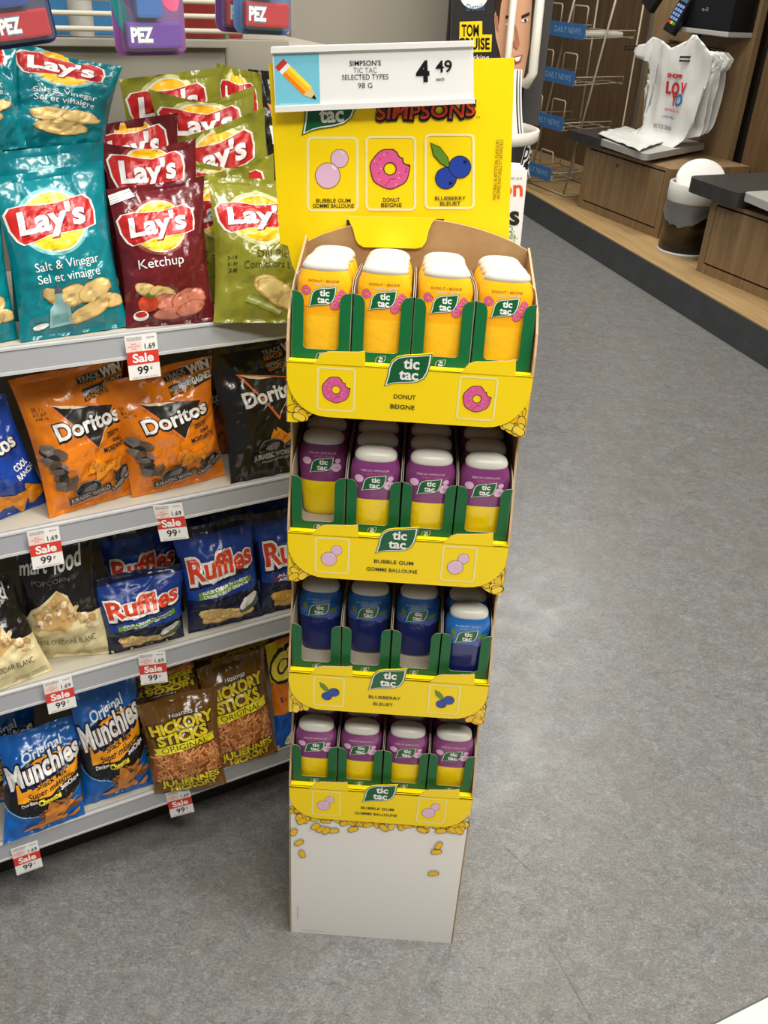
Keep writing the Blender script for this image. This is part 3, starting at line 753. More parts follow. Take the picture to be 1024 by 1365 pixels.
# ---- pillow bags: sealed quads unprojected onto the shelf, then blown up
class BagKind:
    def __init__(self, mats, design, aspect, back=None, split=None):
        self.front, self.back = mats, back or mats; self.A = aspect
        self.d = design.cut(30, 46, 1.0, aspect, True) if design else None
        self.split = split
def bag(name, label, kind, quad, yb, yt, zb=None, T=0.03, seed=0, pinch=0.045, group='bags of chips on the shelves', dz=True, lump=0.0042, dip=0.0):
    """quad: picture corners TL, TR, BR, BL; yb/yt depth behind the rail at the bottom/top; zb: shelf height the bottom rests on"""
    TL, TR = [FG.w(FG.aty(p, yt)) for p in quad[:2]]
    if zb is not None:
        BR, BL = onz(*quad[2], zb), onz(*quad[3], zb)
    else:
        BR, BL = [FG.w(FG.aty(p, yb)) for p in quad[2:]]
    TL, TR, BR, BL = [Vector(p) for p in (TL, TR, BR, BL)]
    if zb is None:      # hidden feet of the back rows end on the shelf they stand on
        for q in (BL, BR):
            if q.z < z + 0.012 or q.z < z + 0.03: q.z = z + 0.005
    N = ((TR - TL) + (BR - BL)).cross((TL - BL) + (TR - BR)).normalized()
    if N.dot(Vector(CAM) - (TL + BR) / 2) < 0: N = -N
    org = (BL + BR) / 2
    rn = random.Random(seed); ph = [rn.uniform(0, 6.28) for _ in range(6)]; off = Vector((rn.uniform(0, 50), rn.uniform(0, 50), seed))
    def prof(u, v):
        a = max(0.0, 1 - abs(2 * u - 1) ** 2.3) ** 0.62
        s0, s1 = 0.035, 0.955
        if v <= s0 or v >= s1: g = 0.0
        else:
            t = (v - s0) / (s1 - s0); g = min(1.0, (t / 0.34)) ** 0.62 * min(1.0, ((1 - t) / 0.42)) ** 0.75
        return a * g
    def P(u, v, side=1, e=0.0):
        uu = 0.5 + (u - 0.5) * (1 - pinch * 2 * (math.sin(PI * min(1, max(0, v))) ** 0.8))
        b = BL.lerp(BR, uu); t = TL.lerp(TR, uu); p = b.lerp(t, v) + (b - t).normalized() * (dip * (1 - abs(2 * u - 1) ** 1.3) * v ** 4)
        f = prof(u, v)
        dist_seal = min(v, 1 - v)
        wr = lump * 0.7 * math.exp(-dist_seal / 0.10) * (math.sin(26 * u + ph[0]) + 0.7 * math.sin(43 * u + ph[1] + 3 * v)) * min(1, dist_seal / 0.03 + 0.25)
        q = Vector((u * 3.2, v * 4.5, 0)) + off
        wr += lump * 1.5 * (noise.noise(q) + 0.55 * noise.noise(q * 2.3)) * min(1, f * 2.2)
        cr = noise.noise(Vector((u * 5 + v * 4, v * 6 - u * 5, 3)) + off); wr -= lump * 0.9 * max(0, 1 - abs(cr) * 7) * min(1, f * 2)
        wr += 0.006 * math.sin(PI * u + ph[2]) * (1 - v) ** 8 * 0.3 + 0.007 * math.sin(2.2 * PI * u + ph[3]) * v ** 7
        return p + N * (side * (T * f) + wr * (1 if side > 0 else 0.8) + e) - org
    mb = MB(); nu, nv = 30, 46
    for side, mm in ((1, kind.front), (-1, kind.back)):
        vs = [P(i / nu, j / nv, side) for j in range(nv + 1) for i in range(nu + 1)]
        ns = int(nv * kind.split[0]) if kind.split else 0
        def fc(j0, j1):
            r_ = []
            for j in range(j0, j1):
                for i in range(nu):
                    q = (j * (nu + 1) + i, j * (nu + 1) + i + 1, (j + 1) * (nu + 1) + i + 1, (j + 1) * (nu + 1) + i)
                    for t3 in ((q[0], q[1], q[2]), (q[0], q[2], q[3])): r_.append(t3 if side > 0 else t3[::-1])
            return r_
        if ns:
            mb.add(vs, fc(0, ns), kind.split[1], True); mb.add(vs, fc(ns, nv), mm, True)
        else: mb.add(vs, fc(0, nv), mm, True)
    if dz and kind.d:
        A = kind.A
        G = [[P(i / nu, j / nv, 1) for i in range(nu + 1)] for j in range(nv + 1)]
        def on_sheet(x, y, l):
            x = min(0.9999, max(0.0001, x)) * nu; y = min(0.9999, max(0.0001, y / A)) * nv
            i, j = int(x), int(y); fx, fy = x - i, y - j
            a, b, c, d_ = G[j][i], G[j][i + 1], G[j + 1][i + 1], G[j + 1][i]
            if fx >= fy: p = a + (b - a) * fx + (c - b) * fy
            else: p = a + (d_ - a) * fy + (c - d_) * fx
            return p + N * (0.0004 + 0.00007 * l)
        mb.design(kind.d, on_sheet)
    # winding of the print follows the front face
    if (TR - TL).cross(TL - BL).dot(N) < 0:
        mb.f = [f[::-1] for f in mb.f]
    o = mb.build(name); o.location = org
    zmin = min(v[2] for v in mb.v)
    if zb is not None: o.location.z = zb + 0.0006 - zmin
    return tag(o, label, 'chip bag', group)

# ---- printed fronts (x 0..1 across, y 0..aspect up)
def D(): return Design(True)
GLOW = ink('pale_glow_ink', (226, 226, 214)); RIB = ink('ribbon_red_ink', (186, 34, 34)); RIBD = ink('ribbon_dark_ink', (140, 20, 26))
def lays(base_glow, lines, tcol, art, A=1.62, cy=1.13, r=0.29, tx=0.47):
    d = D(); cx = 0.45
    d.ell(cx, cy, r * 1.16, r * 1.12, base_glow, n=40); d.ell(cx + 0.005, cy, r * 1.02, r * 1.02, GLOW, n=40)
    d.ell(cx + 0.01, cy, r * 0.96, r * 0.96, SUN, n=40)
    d.poly([(cx - 0.02 + r * 0.95 * math.cos(a), cy + r * 0.95 * math.sin(a)) for a in [math.radians(200 + 140 * k / 14) for k in range(15)]], ink('sun_low_ink', (240, 202, 40)))
    def ribbon(k, m_):
        top = [(-0.41, 0.10), (-0.36, 0.155), (-0.24, 0.165), (-0.1, 0.15), (0.05, 0.145), (0.2, 0.17), (0.31, 0.185), (0.38, 0.13), (0.40, 0.02)]
        bot = [(0.38, -0.10), (0.27, -0.13), (0.12, -0.135), (-0.06, -0.14), (-0.18, -0.175), (-0.30, -0.20), (-0.35, -0.16), (-0.395, -0.05)]
        d.poly([(cx + x * k, cy + 0.02 + y * k) for x, y in (top + bot)], m_)
    ribbon(1.05, GLOW); ribbon(1.0, RIB)
    wv = lambda a, b: (a, b + 0.05 * a + 0.10 * max(0, -a - 0.18) * -1)
    d.text("Lay's", cx + 0.0, cy - 0.075, 0.21, RIBD, w=0.66, bold=0.06, shear=0.1, rot=0.06)
    d.text("Lay's", cx - 0.005, cy - 0.065, 0.205, WHITE, w=0.64, bold=0.035, shear=0.1, rot=0.06)
    for k, (t, h, w_) in enumerate(lines): d.text(t, tx, cy - 0.45 - k * 0.12, h, tcol, w=w_, rot=0.03)
    art(d); return d
def chips(pts, seed=1, c0=CHIP, c1=CHIPD):
    def f(d):
        for k, (x, y, rx, ry, a) in enumerate(pts):
            d.ell(x, y, rx * 1.05, ry * 1.06, c1, a, 24, 0.05, seed + k); d.ell(x, y + 0.004, rx * 0.97, ry * 0.94, c0, a, 24, 0.05, seed + k)
    return f
def sv_art(d):
    chips([(0.36, 0.40, 0.15, 0.07, -0.6), (0.5, 0.40, 0.15, 0.10, 0.2), (0.72, 0.42, 0.17, 0.10, 0.35), (0.86, 0.30, 0.15, 0.07, -0.1), (0.64, 0.22, 0.22, 0.075, 0.35)])(d)
    GL = ink('cruet_glass_ink', (150, 190, 188)); 
    d.poly([(0.26, 0.10), (0.47, 0.12), (0.46, 0.30), (0.40, 0.36), (0.395, 0.44), (0.34, 0.44), (0.335, 0.36), (0.275, 0.29)], GL)
    d.poly([(0.29, 0.13), (0.44, 0.145), (0.435, 0.24), (0.29, 0.23)], ink('vinegar_ink', (110, 166, 166)))
    d.poly([(0.33, 0.44), (0.405, 0.44), (0.40, 0.49), (0.375, 0.50), (0.365, 0.58), (0.355, 0.50), (0.335, 0.49)], ink('cruet_cap_ink', (90, 96, 98)))
    d.ell(0.18, 0.13, 0.07, 0.03, WHITE, 0.2, 14, 0.15)
TEAL = foil('bag_teal', (6, 120, 130)); TEALG = ink('teal_glow_ink', (120, 190, 190))
K_SH = BagKind(TEAL, lays(TEALG, [('Salt & Vinegar', 0.085, 0.62), ('Sel et vinaigre', 0.085, 0.60)], WHITE, lambda d: chips([(0.4, 0.60, 0.22, 0.10, 0.1), (0.68, 0.62, 0.2, 0.09, 0.1), (0.5, 0.44, 0.26, 0.09, 0.1)])(d), tx=0.5, cy=1.36), 1.62)
K_SV = BagKind(TEAL, lays(TEALG, [('Salt & Vinegar', 0.085, 0.62), ('Sel et vinaigre', 0.085, 0.60)], WHITE, sv_art, tx=0.5), 1.62)
def kt_art(d):
    chips([(0.24, 0.42, 0.15, 0.07, -0.5), (0.40, 0.36, 0.16, 0.09, -0.3)], 4)(d)
    chips([(0.46, 0.26, 0.17, 0.10, -0.2), (0.70, 0.27, 0.20, 0.13, 0.2), (0.48, 0.13, 0.19, 0.07, 0.05), (0.72, 0.17, 0.17, 0.08, 0.3)], 7, ink('ketchup_chip_ink', (204, 128, 104)), ink('ketchup_chip_shade_ink', (150, 66, 52)))(d)
    d.ell(0.24, 0.27, 0.11, 0.10, ink('tomato_ink', (206, 70, 34))); d.poly([(0.20, 0.36), (0.24, 0.40), (0.27, 0.36), (0.33, 0.37), (0.26, 0.33)], LEAFG)
    d.poly([(0.0, 1.44), (0.26, 1.50), (0.22, 1.60), (0.0, 1.55)], WHITE)
    for k in range(3): d.poly([(0.0, 1.455 + k * 0.028), (0.25, 1.513 + k * 0.028), (0.25, 1.519 + k * 0.028), (0.0, 1.461 + k * 0.028)], GREY)
    d.join(3)
    d.ell(0.16, 0.13, 0.085, 0.06, WHITE); d.ell(0.16, 0.145, 0.065, 0.035, RIB)
MAR = foil('bag_maroon', (100, 24, 32)); MARG = ink('maroon_glow_ink', (150, 70, 64))
K_KH = BagKind(MAR, lays(MARG, [('Ketchup', 0.105, 0.50)], WHITE, lambda d: None, tx=0.42, cy=1.34), 1.62)
K_KT = BagKind(MAR, lays(MARG, [('Ketchup', 0.105, 0.50)], WHITE, kt_art, tx=0.42), 1.62)
def dp_art(d):
    chips([(0.50, 0.36, 0.15, 0.10, -0.6), (0.60, 0.30, 0.22, 0.11, -0.5), (0.80, 0.22, 0.2, 0.09, 0.0)], 9, ink('pale_chip_ink', (222, 200, 130)), CHIPD)(d)
    PK = ink('pickle_ink', (150, 160, 80)); PKL = ink('pickle_light_ink', (196, 198, 140))
    d.poly([(0.28, 0.22), (0.62, 0.08), (0.66, 0.13), (0.32, 0.29)], PK); d.poly([(0.30, 0.245), (0.63, 0.10), (0.645, 0.118), (0.31, 0.265)], PKL)
    for k, t in enumerate(('3-14', '$1.89', '28')): d.text(t, 0.15, 0.66 - k * 0.07, 0.04, BLACK, w=0.09)
OLV = foil('bag_olive', (134, 134, 42)); OLVG = ink('olive_glow_ink', (204, 204, 130))
K_DH = BagKind(OLV, lays(OLVG, [('Dill Pickle', 0.08, 0.46)], ink('dark_olive_ink', (66, 70, 24)), lambda d: None, tx=0.62, cy=1.29), 1.62)
K_DP = BagKind(OLV, lays(OLVG, [('Dill Pickle', 0.08, 0.46), ("Cornichons à l'aneth", 0.08, 0.72)], ink('dark_olive_ink', (66, 70, 24)), dp_art, tx=0.62), 1.62)

def nacho(cx, cy, s, rot, seed):
    rn = random.Random(seed); p = []
    tri = [(0, 0.62), (-0.55, -0.4), (0.6, -0.35)]
    for i in range(3):
        a, b = tri[i], tri[(i + 1) % 3]
        for k in range(5):
            t = k / 5; x = a[0] + (b[0] - a[0]) * t + rn.uniform(-.03, .03); y = a[1] + (b[1] - a[1]) * t + rn.uniform(-.03, .03)
            p.append((cx + s * (x * math.cos(rot) - y * math.sin(rot)), cy + s * (x * math.sin(rot) + y * math.cos(rot))))
    return p
NACHO = ink('nacho_ink', (226, 142, 30)); NACHOD = ink('nacho_spot_ink', (176, 92, 20)); FLAME = ink('flame_ink', (226, 116, 50)); FLAMEL = ink('flame_light_ink', (248, 226, 190))
DKG = ink('charcoal_ink', (40, 36, 34)); MIDG = ink('stone_grey_ink', (112, 106, 100)); LTG = ink('light_stone_ink', (176, 172, 166))
def doritos(promo=True, art='beast', flav=None, A=1.45, win=True):
    d = D()
    def tri(k, m_, dx=0, dy=0):
        P_ = [(0.22, 1.16), (0.86, 1.04), (0.60, 0.62)]; c = (0.56, 0.94)
        d.poly([(c[0] + (x - c[0]) * k + dx, c[1] + (y - c[1]) * k + dy) for x, y in P_], m_)
    if art != 'ranch':
        tri(1.0, FLAME); tri(0.90, DKG, 0.012, 0.0)
        d.poly([(0.255, 1.145), (0.60, 1.07), (0.46, 1.07), (0.34, 1.10)], FLAMEL); d.poly([(0.60, 0.63), (0.83, 1.0), (0.80, 0.93), (0.63, 0.69)], FLAMEL)
    d.text('Doritos', 0.575, 0.825, 0.165, BLACK, w=0.70, bold=0.08, rot=0.12)
    d.text('Doritos', 0.57, 0.835, 0.155, WHITE, w=0.67, bold=0.03, rot=0.12)
    d.text('SE 11', 0.13, 1.11, 0.035, BROWN, w=0.1, rot=-0.05); d.text('$1.69', 0.14, 1.06, 0.04, BROWN, w=0.12, rot=-0.05); d.text('A48 16', 0.15, 1.015, 0.03, BROWN, w=0.12, rot=-0.05)
    if promo:
        d.poly([(0.56, 1.27), (0.99, 1.345), (0.99, 1.43), (0.55, 1.35)], DKG); d.poly([(0.58, 1.12), (0.99, 1.2), (0.99, 1.31), (0.57, 1.235)], DKG)
        d.text('TRACK', 0.67, 1.315, 0.05, LTG, w=0.20, bold=0.02, rot=0.17); d.text('RESCUE', 0.67, 1.265, 0.04, SUNLO, w=0.2, bold=0.02, rot=0.17); d.text('WIN', 0.88, 1.325, 0.085, WHITE, w=0.2, bold=0.06, rot=0.17)
        d.text('REPEREZ-LES', 0.70, 1.195, 0.038, LTG, w=0.24, bold=0.02, rot=0.17); d.text('SAUVEZ-LES', 0.70, 1.15, 0.035, SUNLO, w=0.22, bold=0.02, rot=0.17); d.text('GAGNEZ', 0.90, 1.215, 0.07, WHITE, w=0.2, bold=0.05, rot=0.17)
    if flav:
        d.text(flav[0], 0.80, 0.735, 0.05, DKG, w=0.14, bold=0.02, rot=0.1); d.text(flav[1], 0.84, 0.66, 0.04, DKG, w=0.10, bold=0.02, rot=0.1); d.text(flav[2], 0.80, 0.59, 0.05, DKG, w=0.26, bold=0.02, rot=0.1)
    if art in ('beast', 'black'):
        if art == 'beast':
            # rough grey rocky patch printed at the left edge
            rn = random.Random(4)
            for k in range(16):
                x, y = 0.10 + rn.uniform(-0.06, 0.10) + 0.008 * k, 0.72 - 0.028 * k + rn.uniform(-0.04, 0.04)
                d.ell(x, y, rn.uniform(0.05, 0.09), rn.uniform(0.03, 0.06), [DKG, MIDG, MIDG, ink('rock_brown_ink', (92, 74, 62))][k % 4], rn.uniform(-1, 1), 9, 0.2, k)
        for k, (x, y, s, a) in enumerate(((0.60, 0.42, 0.22, 0.4), (0.76, 0.42, 0.17, 1.2), (0.52, 0.44, 0.14, 2.2))):
            d.poly(nacho(x, y, s, a, k), NACHO); rn = random.Random(k)
            for q in range(6): d.ell(x + rn.uniform(-.05, .05), y + rn.uniform(-.05, .04), 0.012, 0.008, NACHOD, 0, 7)
            d.join(6)
        for x, y, s, a in ((0.46, 0.15, 1.0, 0.14), (0.86, 0.23, 0.8, 0.55)) if art == 'beast' else ((0.5, 0.24, 1.05, 0.05),):
            d.ell(x - 0.02, y + 0.08 * s, 0.15 * s, 0.10 * s, MIDG, a, 24); d.ell(x - 0.02, y + 0.08 * s, 0.135 * s, 0.088 * s, BLACK, a, 24)
            d.ell(x, y + 0.09 * s, 0.085 * s, 0.04 * s, MIDG, a + 0.3, 9, 0.25, 3)
            d.poly([(x + s * (u * math.cos(a) - v * math.sin(a)), y + s * (u * math.sin(a) + v * math.cos(a))) for u, v in [(-0.24, -0.035), (0.24, -0.035), (0.24, 0.05), (-0.24, 0.05)]], DKG)
            d.text('JURASSIC WORLD', x, y - 0.018 * s, 0.05 * s, LTG, w=0.44 * s, bold=0.02, rot=a); d.text('FALLEN KINGDOM', x + 0.01, y - 0.06 * s, 0.022 * s, LTG, w=0.3 * s, rot=a)
    if art == 'ranch':
        d.text('COOL', 0.84, 0.60, 0.07, WHITE, w=0.2, bold=0.03, rot=0.2); d.text('RANCH', 0.86, 0.50, 0.07, WHITE, w=0.26, bold=0.03, rot=0.2)
        for k, (x, y, s, a) in enumerate(((0.86, 0.22, 0.3, 2.5), (0.62, 0.2, 0.32, 0.9), (0.4, 0.24, 0.3, 0.2))): d.poly(nacho(x, y, s, a, k), NACHO)
    return d
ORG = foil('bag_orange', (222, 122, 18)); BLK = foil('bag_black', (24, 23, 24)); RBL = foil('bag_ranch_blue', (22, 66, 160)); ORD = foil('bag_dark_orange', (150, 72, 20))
K_DO = BagKind(ORG, doritos(flav=('ZESTY', 'FROMAGE', 'MORDANTE')), 1.45)
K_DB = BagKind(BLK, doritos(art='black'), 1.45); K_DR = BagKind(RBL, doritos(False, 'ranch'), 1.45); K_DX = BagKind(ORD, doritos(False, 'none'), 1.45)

# popcorn: black upper, cream lower
PCB = foil('popcorn_black', (26, 25, 24)); PCC = mat('popcorn_cream', (228, 214, 164), 0.5, spec=0.35, bump=0.2, bscale=30)
def popcorn(A=1.2):
    d = D(); rn = random.Random(8)
    d.text('smart', 0.16, 0.96, 0.15, WHITE, w=0.46, bold=0.02, shear=0.25, rot=0.08); d.text('food', 0.66, 0.97, 0.17, WHITE, w=0.40, bold=0.02, shear=0.25, rot=0.1)
    d.text('POPCORN', 0.40, 0.86, 0.04, ink('dim_lettering', (130, 124, 110)), w=0.5)
    d.poly([(0.04, 0.50), (0.12, 0.62), (0.46, 0.80), (0.60, 0.74), (0.70, 0.56), (0.95, 0.50)], PCC)
    d.poly([(0.12, 0.56), (0.47, 0.79), (0.62, 0.70), (0.68, 0.50), (0.50, 0.40), (0.20, 0.42)], ink('kernel_bowl_ink', (206, 166, 104)))
    PC = [ink('kernel_pale_ink', (240, 226, 196)), ink('kernel_tan_ink', (216, 184, 132)), ink('kernel_shade_ink', (190, 150, 100))]
    for k in range(46):
        t = rn.random(); x, y = (0.16 + 0.75 * t, 0.42 + 0.28 * (1 - abs(t - 0.45) * 1.6) + rn.uniform(-0.10, 0.04))
        d.ell(x, y, rn.uniform(0.025, 0.045), rn.uniform(0.02, 0.036), PC[k % 3], rn.uniform(0, 3), 9, 0.25, k)
    d.text('WHITE CHEDDAR BLANC', 0.48, 0.22, 0.065, DKG, w=0.76, rot=0.02); d.text('SEASONED POPCORN', 0.78, 0.075, 0.032, MIDG, w=0.34, rot=0.02); d.text('MAIS SOUFFLE ASSAISONNE', 0.77, 0.035, 0.028, MIDG, w=0.38, rot=0.02)
    return d
K_PC = BagKind(PCB, popcorn(), 1.2, PCB, (0.44, PCC))

NVY = foil('bag_navy', (18, 26, 60)); RBLU = ink('ruffle_blue_ink', (26, 60, 142)); RNG = ink('ruffle_navy_ink', (16, 24, 56)); RRED = ink('ruffle_red_ink', (214, 66, 34))
def ruffles(A=1.25, band=('SOUR CREAM \'N ONION', 'CREME SURE ET OIGNON'), bandc=None, ch=CHIP):
    d = D()
    d.poly([(0.02, 0.42), (0.98, 0.42), (0.98, 0.98), (0.02, 0.98)], RBLU)
    d.poly([(0.0, 0.93), (1.0, 0.93), (1.0, 1.14), (0.0, 1.14)], RBLU); d.poly([(0.0, 0.30), (0.5, 0.40), (1.0, 0.30), (1.0, 0.05), (0.0, 0.05)], RNG)
    wv = lambda a, b: (a, b * (1 - 0.25 * (a + 0.45)) + 0.02)
    d.text('Ruffles', 0.50, 0.63, 0.29, RNG, w=0.92, bold=0.14, shear=0.18, rot=0.13, warp=wv); d.text('Ruffles', 0.50, 0.645, 0.285, WHITE, w=0.90, bold=0.095, shear=0.18, rot=0.13, warp=wv)
    d.text('Ruffles', 0.50, 0.66, 0.265, RRED, w=0.87, bold=0.03, shear=0.18, rot=0.13, warp=wv)
    d.poly([(0.14, 0.42), (0.86, 0.52), (0.86, 0.60), (0.14, 0.50)], bandc or LEAFG)
    d.text(band[0], 0.5, 0.515, 0.036, WHITE, w=0.62, bold=0.02, rot=0.14); d.text(band[1], 0.5, 0.465, 0.034, WHITE, w=0.60, bold=0.02, rot=0.14)
    for k, (x, y, rx, ry, a) in enumerate(((0.40, 0.16, 0.24, 0.09, 0.1), (0.30, 0.22, 0.18, 0.08, -0.1), (0.62, 0.15, 0.24, 0.075, -0.05))):
        d.ell(x, y, rx, ry, CHIPD, a, 24, 0.05, k); d.ell(x, y + 0.008, rx * 0.95, ry * 0.88, ch, a, 24, 0.05, k)
        for q in range(5): d.poly([(x - rx * 0.7 + q * rx * 0.3, y - ry * 0.5), (x - rx * 0.66 + q * rx * 0.3, y - ry * 0.5), (x - rx * 0.56 + q * rx * 0.3, y + ry * 0.6), (x - rx * 0.6 + q * rx * 0.3, y + ry * 0.6)], CHIPD)
        d.join(5)
    if bandc is None:
        d.ell(0.80, 0.25, 0.17, 0.10, ink('bowl_green_ink', (84, 104, 84)), 0.5, 24); d.ell(0.79, 0.28, 0.15, 0.06, WHITE, 0.5, 24)
    return d
K_RU = BagKind(NVY, ruffles(), 1.25); K_RD = BagKind(NVY, ruffles(band=('ALL DRESSED', 'ASSAISONNEE'), bandc=ink('band_plum_ink', (96, 52, 96)), ch=ink('golden_chip_ink', (224, 172, 84))), 1.25)

MBL = foil('bag_bright_blue', (14, 94, 176)); MNV = ink('snack_black_ink', (26, 26, 30)); MLB = ink('snack_light_blue_ink', (130, 190, 232)); MOR = ink('snack_orange_ink', (244, 160, 28))
def munchies(A=1.35):
    d = D()
    d.ell(0.52, 0.66, 0.56, 0.40, MLB, 0.15, 40); d.ell(0.53, 0.655, 0.55, 0.38, MNV, 0.15, 40)
    d.poly([(0.16, 0.50), (0.55, 0.52), (0.95, 0.68), (0.97, 1.06), (0.40, 0.99), (0.13, 0.80)], MOR)
    d.poly([(0.10, 0.98), (0.95, 1.08), (0.95, 1.14), (0.50, 1.17), (0.10, 1.06)], MBL)
    d.text('Original', 0.50, 1.03, 0.115, WHITE, w=0.52, bold=0.02, rot=0.22)
    wv = lambda a, b: (a, b * (1 + 0.25 * max(0, -a)) )
    d.text('Munchies', 0.54, 0.765, 0.26, RNG, w=0.98, bold=0.11, rot=0.22, warp=wv); d.text('Munchies', 0.535, 0.78, 0.25, WHITE, w=0.94, bold=0.03, rot=0.22, warp=wv)
    d.text('Snack Mix', 0.60, 0.68, 0.07, DKG, w=0.42, bold=0.02, rot=0.22); d.text('Super mélange', 0.60, 0.58, 0.075, DKG, w=0.62, bold=0.02, rot=0.22)
    d.text('Doritos', 0.30, 0.45, 0.045, WHITE, w=0.2, bold=0.02, rot=0.1); d.text('Cheetos', 0.56, 0.44, 0.07, LEMON, w=0.30, bold=0.05, rot=0.15); d.text('SunChips', 0.84, 0.56, 0.055, WHITE, w=0.26, bold=0.03, rot=0.25)
    rn = random.Random(5); MX = [ink('mix_brown_ink', (176, 110, 50)), ink('mix_orange_ink', (210, 130, 44)), ink('mix_dark_ink', (128, 74, 34))]
    for k in range(26):
        d.ell(0.66 + rn.gauss(0, 0.13), 0.26 + rn.gauss(0, 0.07) + 0.0, rn.uniform(0.05, 0.14), rn.uniform(0.016, 0.04), MX[k % 3], rn.uniform(-0.6, 0.9), 10, 0.18, k)
    d.poly(nacho(0.60, 0.28, 0.3, 0.3, 3), MX[1])
    d.ell(0.5, 0.12, 0.25, 0.035, MX[1], 0.12, 12, 0.1)
    d.text('90 g', 0.5, 0.04, 0.035, WHITE, w=0.12)
    return d
K_MU = BagKind(MBL, munchies(), 1.35)

HBR = foil('bag_brown', (112, 76, 32)); HYE = ink('hickory_yellow_ink', (226, 204, 40)); HLE = ink('hickory_lemon_ink', (240, 226, 40))
def hickory(A=1.5):
    d = D(); rn = random.Random(6)
    GRN = ink('hickory_grain_ink', (96, 62, 24))
    for k in range(14): d.rect(0.03 + k * 0.07, 0.95, 0.034 + k * 0.07, A * 0.97, GRN)
    d.join(14)
    d.poly([(0.03, 0.20), (0.97, 0.32), (0.97, 0.72), (0.03, 0.66)], ink('stick_bed_ink', (150, 78, 40)))
    ST = [ink('stick_light_ink', (226, 168, 104)), ink('stick_mid_ink', (204, 136, 78)), ink('stick_red_ink', (178, 96, 54))]
    for k in range(3):
        for q in range(60):
            x, y = rn.uniform(0.08, 0.92), rn.uniform(0.24, 0.68); a = rn.uniform(0, PI); L_ = rn.uniform(0.05, 0.10); W_ = 0.011
            c, s = math.cos(a), math.sin(a)
            d.poly([(x + u * c - v * s, y + u * s + v * c) for u, v in ((-L_, -W_), (L_, -W_), (L_, W_), (-L_, W_))], ST[(k + 2) % 3])
        d.join(60)
    d.text('Hostess', 0.50, 1.20, 0.07, BLACK, w=0.34, bold=0.07, rot=0.08, shear=0.2); d.text('Hostess', 0.50, 1.205, 0.065, WHITE, w=0.32, bold=0.01, rot=0.08, shear=0.2)
    d.text('HICKORY', 0.50, 1.01, 0.155, BLACK, w=0.90, bold=0.10, rot=0.10); d.text('HICKORY', 0.50, 1.02, 0.145, HYE, w=0.86, bold=0.05, rot=0.10)
    d.text('STICKS', 0.48, 0.84, 0.155, BLACK, w=0.74, bold=0.10, rot=0.10); d.text('STICKS', 0.48, 0.85, 0.145, HYE, w=0.70, bold=0.05, rot=0.10)
    d.poly([(0.06, 0.66), (0.92, 0.76), (0.90, 0.83), (0.92, 0.88), (0.06, 0.78), (0.09, 0.72)][::1], HLE)
    d.text('ORIGINAL', 0.49, 0.725, 0.085, DKG, w=0.66, rot=0.11)
    d.poly([(0.0, 0.0), (1.0, 0.0), (1.0, 0.26), (0.0, 0.16)], HBR)
    d.text('JULIENNES', 0.52, 0.13, 0.105, BLACK, w=0.86, bold=0.08, rot=0.12); d.text('JULIENNES', 0.52, 0.135, 0.10, HYE, w=0.83, bold=0.04, rot=0.12); d.text('HICKORY', 0.56, 0.02, 0.10, HYE, w=0.66, bold=0.04, rot=0.12)
    d.text('80 g', 0.84, 0.29, 0.035, DKG, w=0.1, rot=0.2)
    return d
K_HI = BagKind(HBR, hickory(), 1.5)
hd = hickory(); 
for L in range(len(hd.layers)):
    vs_, fs_, m_ = hd.layers[L]; hd.layers[L] = ([(1 - x, 1.5 - y) for x, y in vs_], fs_, m_)
K_HU = BagKind(HBR, hd, 1.5)
def cheese():
    d = D(); d.poly([(0, 0), (1, 0), (1, 0.55), (0, 0.48)], ink('puff_blue_ink', (18, 84, 170))); d.poly([(0.0, 0.95), (1, 0.85), (1, 1.5), (0, 1.5)], HYE)
    d.text('Ch', 0.42, 1.0, 0.34, BLACK, w=0.78, bold=0.12, shear=0.2, rot=0.2); d.text('Ch', 0.42, 1.01, 0.31, LEMON, w=0.72, bold=0.05, shear=0.2, rot=0.2)
    d.text('$1.69', 0.3, 0.66, 0.06, DKG, w=0.3); d.ell(0.5, 0.16, 0.3, 0.09, GLOW, 0.4)
    return d
K_CH = BagKind(foil('bag_puff_orange', (222, 120, 24)), cheese(), 1.5)

CB, PB = 'chip_bag', 'popcorn_bag'
# top shelf
z = SH[0]
bag(CB, 'teal salt and vinegar bag standing at the front left of the top shelf', K_SV, [(-16, 240), (135, 216), (172, 436), (28, 458)], 0, 0.075, z, 0.036, 1)
bag(CB, 'maroon ketchup bag with the word Ketchup showing, front of the top shelf', K_KT, [(141, 254), (271, 236), (288, 428), (168, 438)], 0, 0.07, z, 0.032, 2)
bag(CB, 'olive green dill pickle bag at the front, half hidden by the yellow stand', K_DP, [(276, 234), (412, 250), (425, 432), (284, 432)], 0, 0.075, z, 0.034, 3)
bag(CB, 'olive green dill pickle bag showing only its side beside the ketchup bag', K_DP, [(236, 240), (330, 222), (350, 414), (262, 424)], 0.075, 0.12, None, 0.022, 4)
bag(CB, 'teal bag corner low at the left photo edge beside the front teal bag', K_SV, [(-120, 262), (0, 268), (26, 452), (-92, 476)], 0, 0.07, z, 0.03, 5)
bag(CB, 'teal bag directly behind the front teal bag, only its crumpled top showing', K_SV, [(-14, 204), (137, 188), (168, 420), (20, 440)], 0.085, 0.125, None, 0.022, 6)
bag(CB, 'teal salt and vinegar bag piled highest above the front teal bag', K_SH, [(14, 58), (162, 90), (136, 222), (2, 204)], 0.135, 0.19, None, 0.034, 7, pinch=0.03)
bag(CB, 'teal bag cut by the left photo edge, beside the highest teal bag', K_SH, [(-95, 62), (22, 56), (36, 196), (-84, 214)], 0.125, 0.175, None, 0.028, 8)
